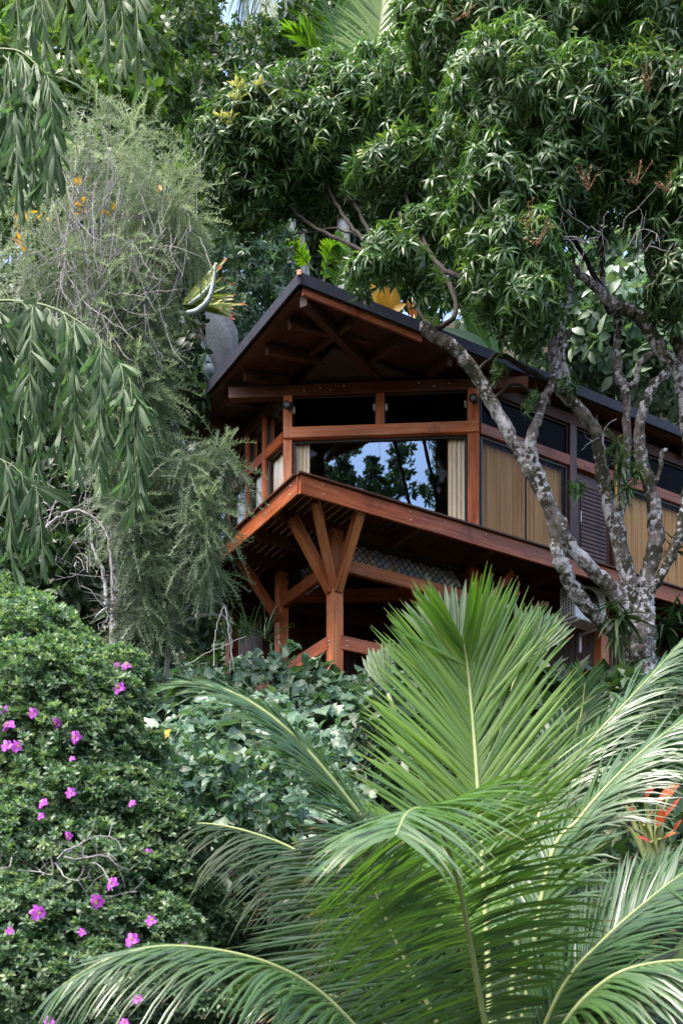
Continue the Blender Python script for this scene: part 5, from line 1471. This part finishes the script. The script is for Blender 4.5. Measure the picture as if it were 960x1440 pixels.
# ---- the coconut palm in front
CG = V3(.85, 6.6, 0)
FR = [
    (pts((690, 1500, 6.5), (684, 1320, 6.75), (673, 1130, 6.9), (665, 1020, 6.95), (658, 945, 6.95), (652, 905, 6.9)), dict(up=(-.15, -1, .25), n=78, L=.98, a0=1.2, a1=.35, droop=.10, vee=.14, W=.030, r=.022, r0=.8, start=.30, mat='palm', prof=lambda s: np.clip(.5 + 1.6 * s, 0, 1.0) * (1 - .55 * np.clip((s - .75) / .25, 0, 1) ** 1.3))),
    (pts((705, 1540, 6.2), (682, 1440, 6.05), (663, 1340, 5.85), (645, 1245, 5.6), (622, 1172, 5.3), (598, 1140, 4.95), (574, 1142, 4.6), (556, 1175, 4.3)), dict(up=[(.1, -1, .05), (.1, -1, .05), (.1, -1, .0), (.1, -.95, -.1), (.1, -.85, -.3), (.0, -.7, -.6), (-.1, -.4, -.9), (-.2, -.2, -1)], n=84, L=.74, a0=1.6, a1=.85, droop=.26, vee=.10, W=.027, r=.02, r0=.8, start=.08)),
    (pts((660, 1480, 6.5), (590, 1270, 6.25), (530, 1180, 6.15), (466, 1095, 6.05), (402, 1025, 6.0), (345, 983, 6.0), (295, 964, 6.0), (262, 962, 6.05)), dict(up=(.55, -.45, .75), n=100, L=.66, a0=.8, a1=.25, droop=.26, vee=.05, W=.026, r=.018, r0=.7, start=.22)),
    (pts((600, 1560, 5.3), (500, 1445, 5.05), (440, 1388, 4.95), (370, 1352, 4.85), (290, 1334, 4.8), (215, 1332, 4.75), (145, 1352, 4.72), (88, 1385, 4.7)), dict(up=(.1, -.35, 1), n=78, L=.48, a0=1.1, a1=.3, droop=.55, vee=-.05, W=.022, r=.013, r0=.65, start=.14)),
    (pts((710, 1480, 6.6), (745, 1190, 6.75), (790, 1092, 6.85), (842, 1028, 6.95), (900, 966, 7.0), (958, 903, 7.1)), dict(up=(-.5, -.55, .65), n=70, L=.62, a0=.85, a1=.3, droop=.38, vee=.0, W=.026, r=.016, r0=.6, start=.3)),
    (pts((725, 1500, 6.4), (770, 1220, 6.4), (815, 1150, 6.4), (862, 1096, 6.4), (915, 1046, 6.4), (985, 995, 6.4)), dict(up=(-.45, -.5, .75), n=70, L=.62, a0=.9, a1=.35, droop=.42, vee=.0, W=.026, r=.016, r0=.6, start=.25)),
    (pts((735, 1520, 6.1), (790, 1390, 5.9), (850, 1320, 5.8), (915, 1262, 5.75), (990, 1205, 5.7)), dict(up=(-.3, -.5, .8), n=70, L=.58, a0=1.1, a1=.6, droop=.12, vee=.1, W=.025, r=.015, r0=.4, start=.12)),
    (pts((735, 1560, 5.3), (790, 1445, 5.0), (842, 1386, 4.9), (900, 1358, 4.85), (985, 1352, 4.8), (1050, 1380, 4.8)), dict(up=(0, -.35, 1), n=64, L=.52, a0=1.1, a1=.6, droop=.75, vee=-.1, W=.025, r=.015, r0=.7, start=.1)),
    (pts((655, 1520, 6.3), (600, 1410, 6.2), (555, 1320, 6.15), (520, 1235, 6.1), (488, 1165, 6.1)), dict(up=(-.3, -1, .2), n=66, L=.82, a0=1.4, a1=1.05, droop=.10, vee=.0, W=.026, r=.016, r0=.5, start=.15, lside=(.5, 1))),
    (pts((630, 1560, 6.5), (560, 1460, 6.5), (490, 1410, 6.5), (420, 1390, 6.5), (370, 1400, 6.5)), dict(up=(0, -.6, 1), n=60, L=.5, a0=1.2, a1=.6, droop=.3, vee=0, W=.03, r=.014, r0=.5)),
    (pts((640, 1500, 7.1), (520, 1290, 7.3), (430, 1205, 7.4), (350, 1170, 7.45), (285, 1158, 7.5), (245, 1165, 7.5)), dict(up=(.1, -.4, 1), n=64, L=.62, a0=1.1, a1=.5, droop=.65, vee=-.1, W=.026, r=.016, r0=.1, start=.25, mat='palmdark')),
    (pts((700, 1500, 7.0), (770, 1340, 7.25), (850, 1270, 7.4), (920, 1225, 7.5), (1000, 1190, 7.6)), dict(up=(-.2, -.7, .8), n=70, L=.6, a0=1.2, a1=.5, droop=.25, vee=0, W=.026, r=.016, r0=.3, start=.15, mat='palmdark')),
    (pts((700, 1520, 6.9), (730, 1300, 7.1), (760, 1180, 7.2), (790, 1090, 7.2), (815, 1010, 7.15), (822, 960, 7.1)), dict(up=(0, -1, .2), n=70, L=.55, a0=1.05, a1=.5, droop=.15, vee=.05, W=.026, r=.016, r0=.45, start=.25)),
    (pts((690, 1560, 6.6), (740, 1440, 6.6), (800, 1400, 6.6), (880, 1390, 6.6), (960, 1410, 6.6)), dict(up=(0, -.5, 1), n=60, L=.5, a0=1.2, a1=.6, droop=.3, vee=0, W=.03, r=.014, r0=.35, mat='palmdark')),
]
for _c, _k in FR:
    _k['n'] = int(_k['n'] * 1.8); _k['W'] *= .80; _k['jit'] = .07; _k.setdefault('mat', 'palmsilver')
palm('coconut_palm', 'young coconut palm with long arching fronds in the foreground', gp(690, 6.6), FR, trunk=(gp(690, 6.6, -.3), P(690, 1520, 6.6), .13, .10))
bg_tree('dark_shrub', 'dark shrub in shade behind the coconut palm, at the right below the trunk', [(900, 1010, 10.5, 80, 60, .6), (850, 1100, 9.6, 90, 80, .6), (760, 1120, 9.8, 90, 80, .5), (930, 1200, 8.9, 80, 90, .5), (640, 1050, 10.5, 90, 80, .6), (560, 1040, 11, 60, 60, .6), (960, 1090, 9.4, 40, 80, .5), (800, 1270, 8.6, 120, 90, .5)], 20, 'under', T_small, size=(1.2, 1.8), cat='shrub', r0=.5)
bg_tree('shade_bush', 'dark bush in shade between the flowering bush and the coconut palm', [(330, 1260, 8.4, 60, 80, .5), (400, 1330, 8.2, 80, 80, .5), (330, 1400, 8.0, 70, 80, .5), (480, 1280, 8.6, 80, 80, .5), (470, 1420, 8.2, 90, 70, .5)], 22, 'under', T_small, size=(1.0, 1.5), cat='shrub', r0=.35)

# ---- tree across the valley, seen mirrored in the window
mt_ = thing('mirrored_tree', 'feathery dark tree reflected in the big window', 'tree', (-4.2, -6.5, 0))
m = MB()
C0 = V3(-3.9, -6.5, 23.4)
for k in range(150):
    q = C0 + rng.normal(size=3) * V3(2.0, .9, 1.8)
    n = 16
    d = sphere_dirs(n)
    m.scatter(T_small[k % 3], frames(d, rng.normal(size=(n, 3)), 1.3 + .9 * rng.random(n)), q + d * .5 * rng.random((n, 1)), .4 + .1 * rng.normal(size=n))
m.build('crown', M['ficus'], mt_)
t = MB(); t.tube(smooth_path([(-4.2, -6.5, -.3), (-4.0, -6.4, 8), (-4.2, -6.6, 16), (-4, -6.5, 25)], 24), np.linspace(.12, .02, 24), 10, .04)
for k in range(14):
    s0 = V3(-4.1, -6.5, 17 + 6 * rng.random()); e = C0 + rng.normal(size=3) * V3(2, 1.2, 2.2)
    t.tube(smooth_path([s0, (s0 + e) / 2 + V3(0, 0, .3), e], 8), np.linspace(.05, .01, 8), 6)
t.build('trunk', M['bark2'], mt_)

# ------------------------------------------------------------------ light, sky, camera
w = bpy.data.worlds.new('World'); sc.world = w; w.use_nodes = True
nt = w.node_tree
bg = nt.nodes['Background']
sky = nt.nodes.new('ShaderNodeTexSky'); sky.sky_type = 'NISHITA'; sky.sun_disc = False
sdir = unit(np.array([-0.78, -0.62, 0.0])); ELEV = math.radians(60)
sky.sun_elevation = ELEV; sky.sun_rotation = math.atan2(sdir[0], sdir[1])
sky.air_density = 1.0; sky.dust_density = 5.0; sky.ozone_density = 1.0
bg.inputs[1].default_value = 0.15
nt.links.new(sky.outputs[0], bg.inputs[0])
sun = bpy.data.lights.new('sun', 'SUN'); sun.energy = 1.25; sun.angle = math.radians(10); sun.color = (1, 0.95, 0.87)
so = bpy.data.objects.new('sun', sun); col.objects.link(so)
to_sun = Vector((sdir[0] * math.cos(ELEV), sdir[1] * math.cos(ELEV), math.sin(ELEV)))
so.rotation_euler = to_sun.to_track_quat('Z', 'Y').to_euler()
so.location = (0, 0, 60)
cam = bpy.data.cameras.new('camera'); co = bpy.data.objects.new('camera', cam); col.objects.link(co)
cam.sensor_fit = 'VERTICAL'; cam.sensor_height = 36; cam.sensor_width = 24
cam.lens = F / 1440 * 36
cam.shift_y = (HY - 720) / 1440
cam.clip_end = 1000
co.location = (0, 0, EYE); co.rotation_euler = (math.radians(90), 0, 0)
cam.dof.use_dof = True; cam.dof.focus_distance = 17.5; cam.dof.aperture_fstop = 40.45 / 9.0
sc.camera = co
sc.view_settings.view_transform = 'Standard'; sc.view_settings.look = 'None'
sc.view_settings.gamma = 1.0; sc.view_settings.use_curve_mapping = False
sc.view_settings.exposure = 1.98
sc.cycles.max_bounces = 6; sc.cycles.diffuse_bounces = 3; sc.cycles.glossy_bounces = 3
sc.cycles.transmission_bounces = 4; sc.cycles.transparent_max_bounces = 8
sc.cycles.use_adaptive_sampling = True
sc.cycles.sample_clamp_indirect = 4.0
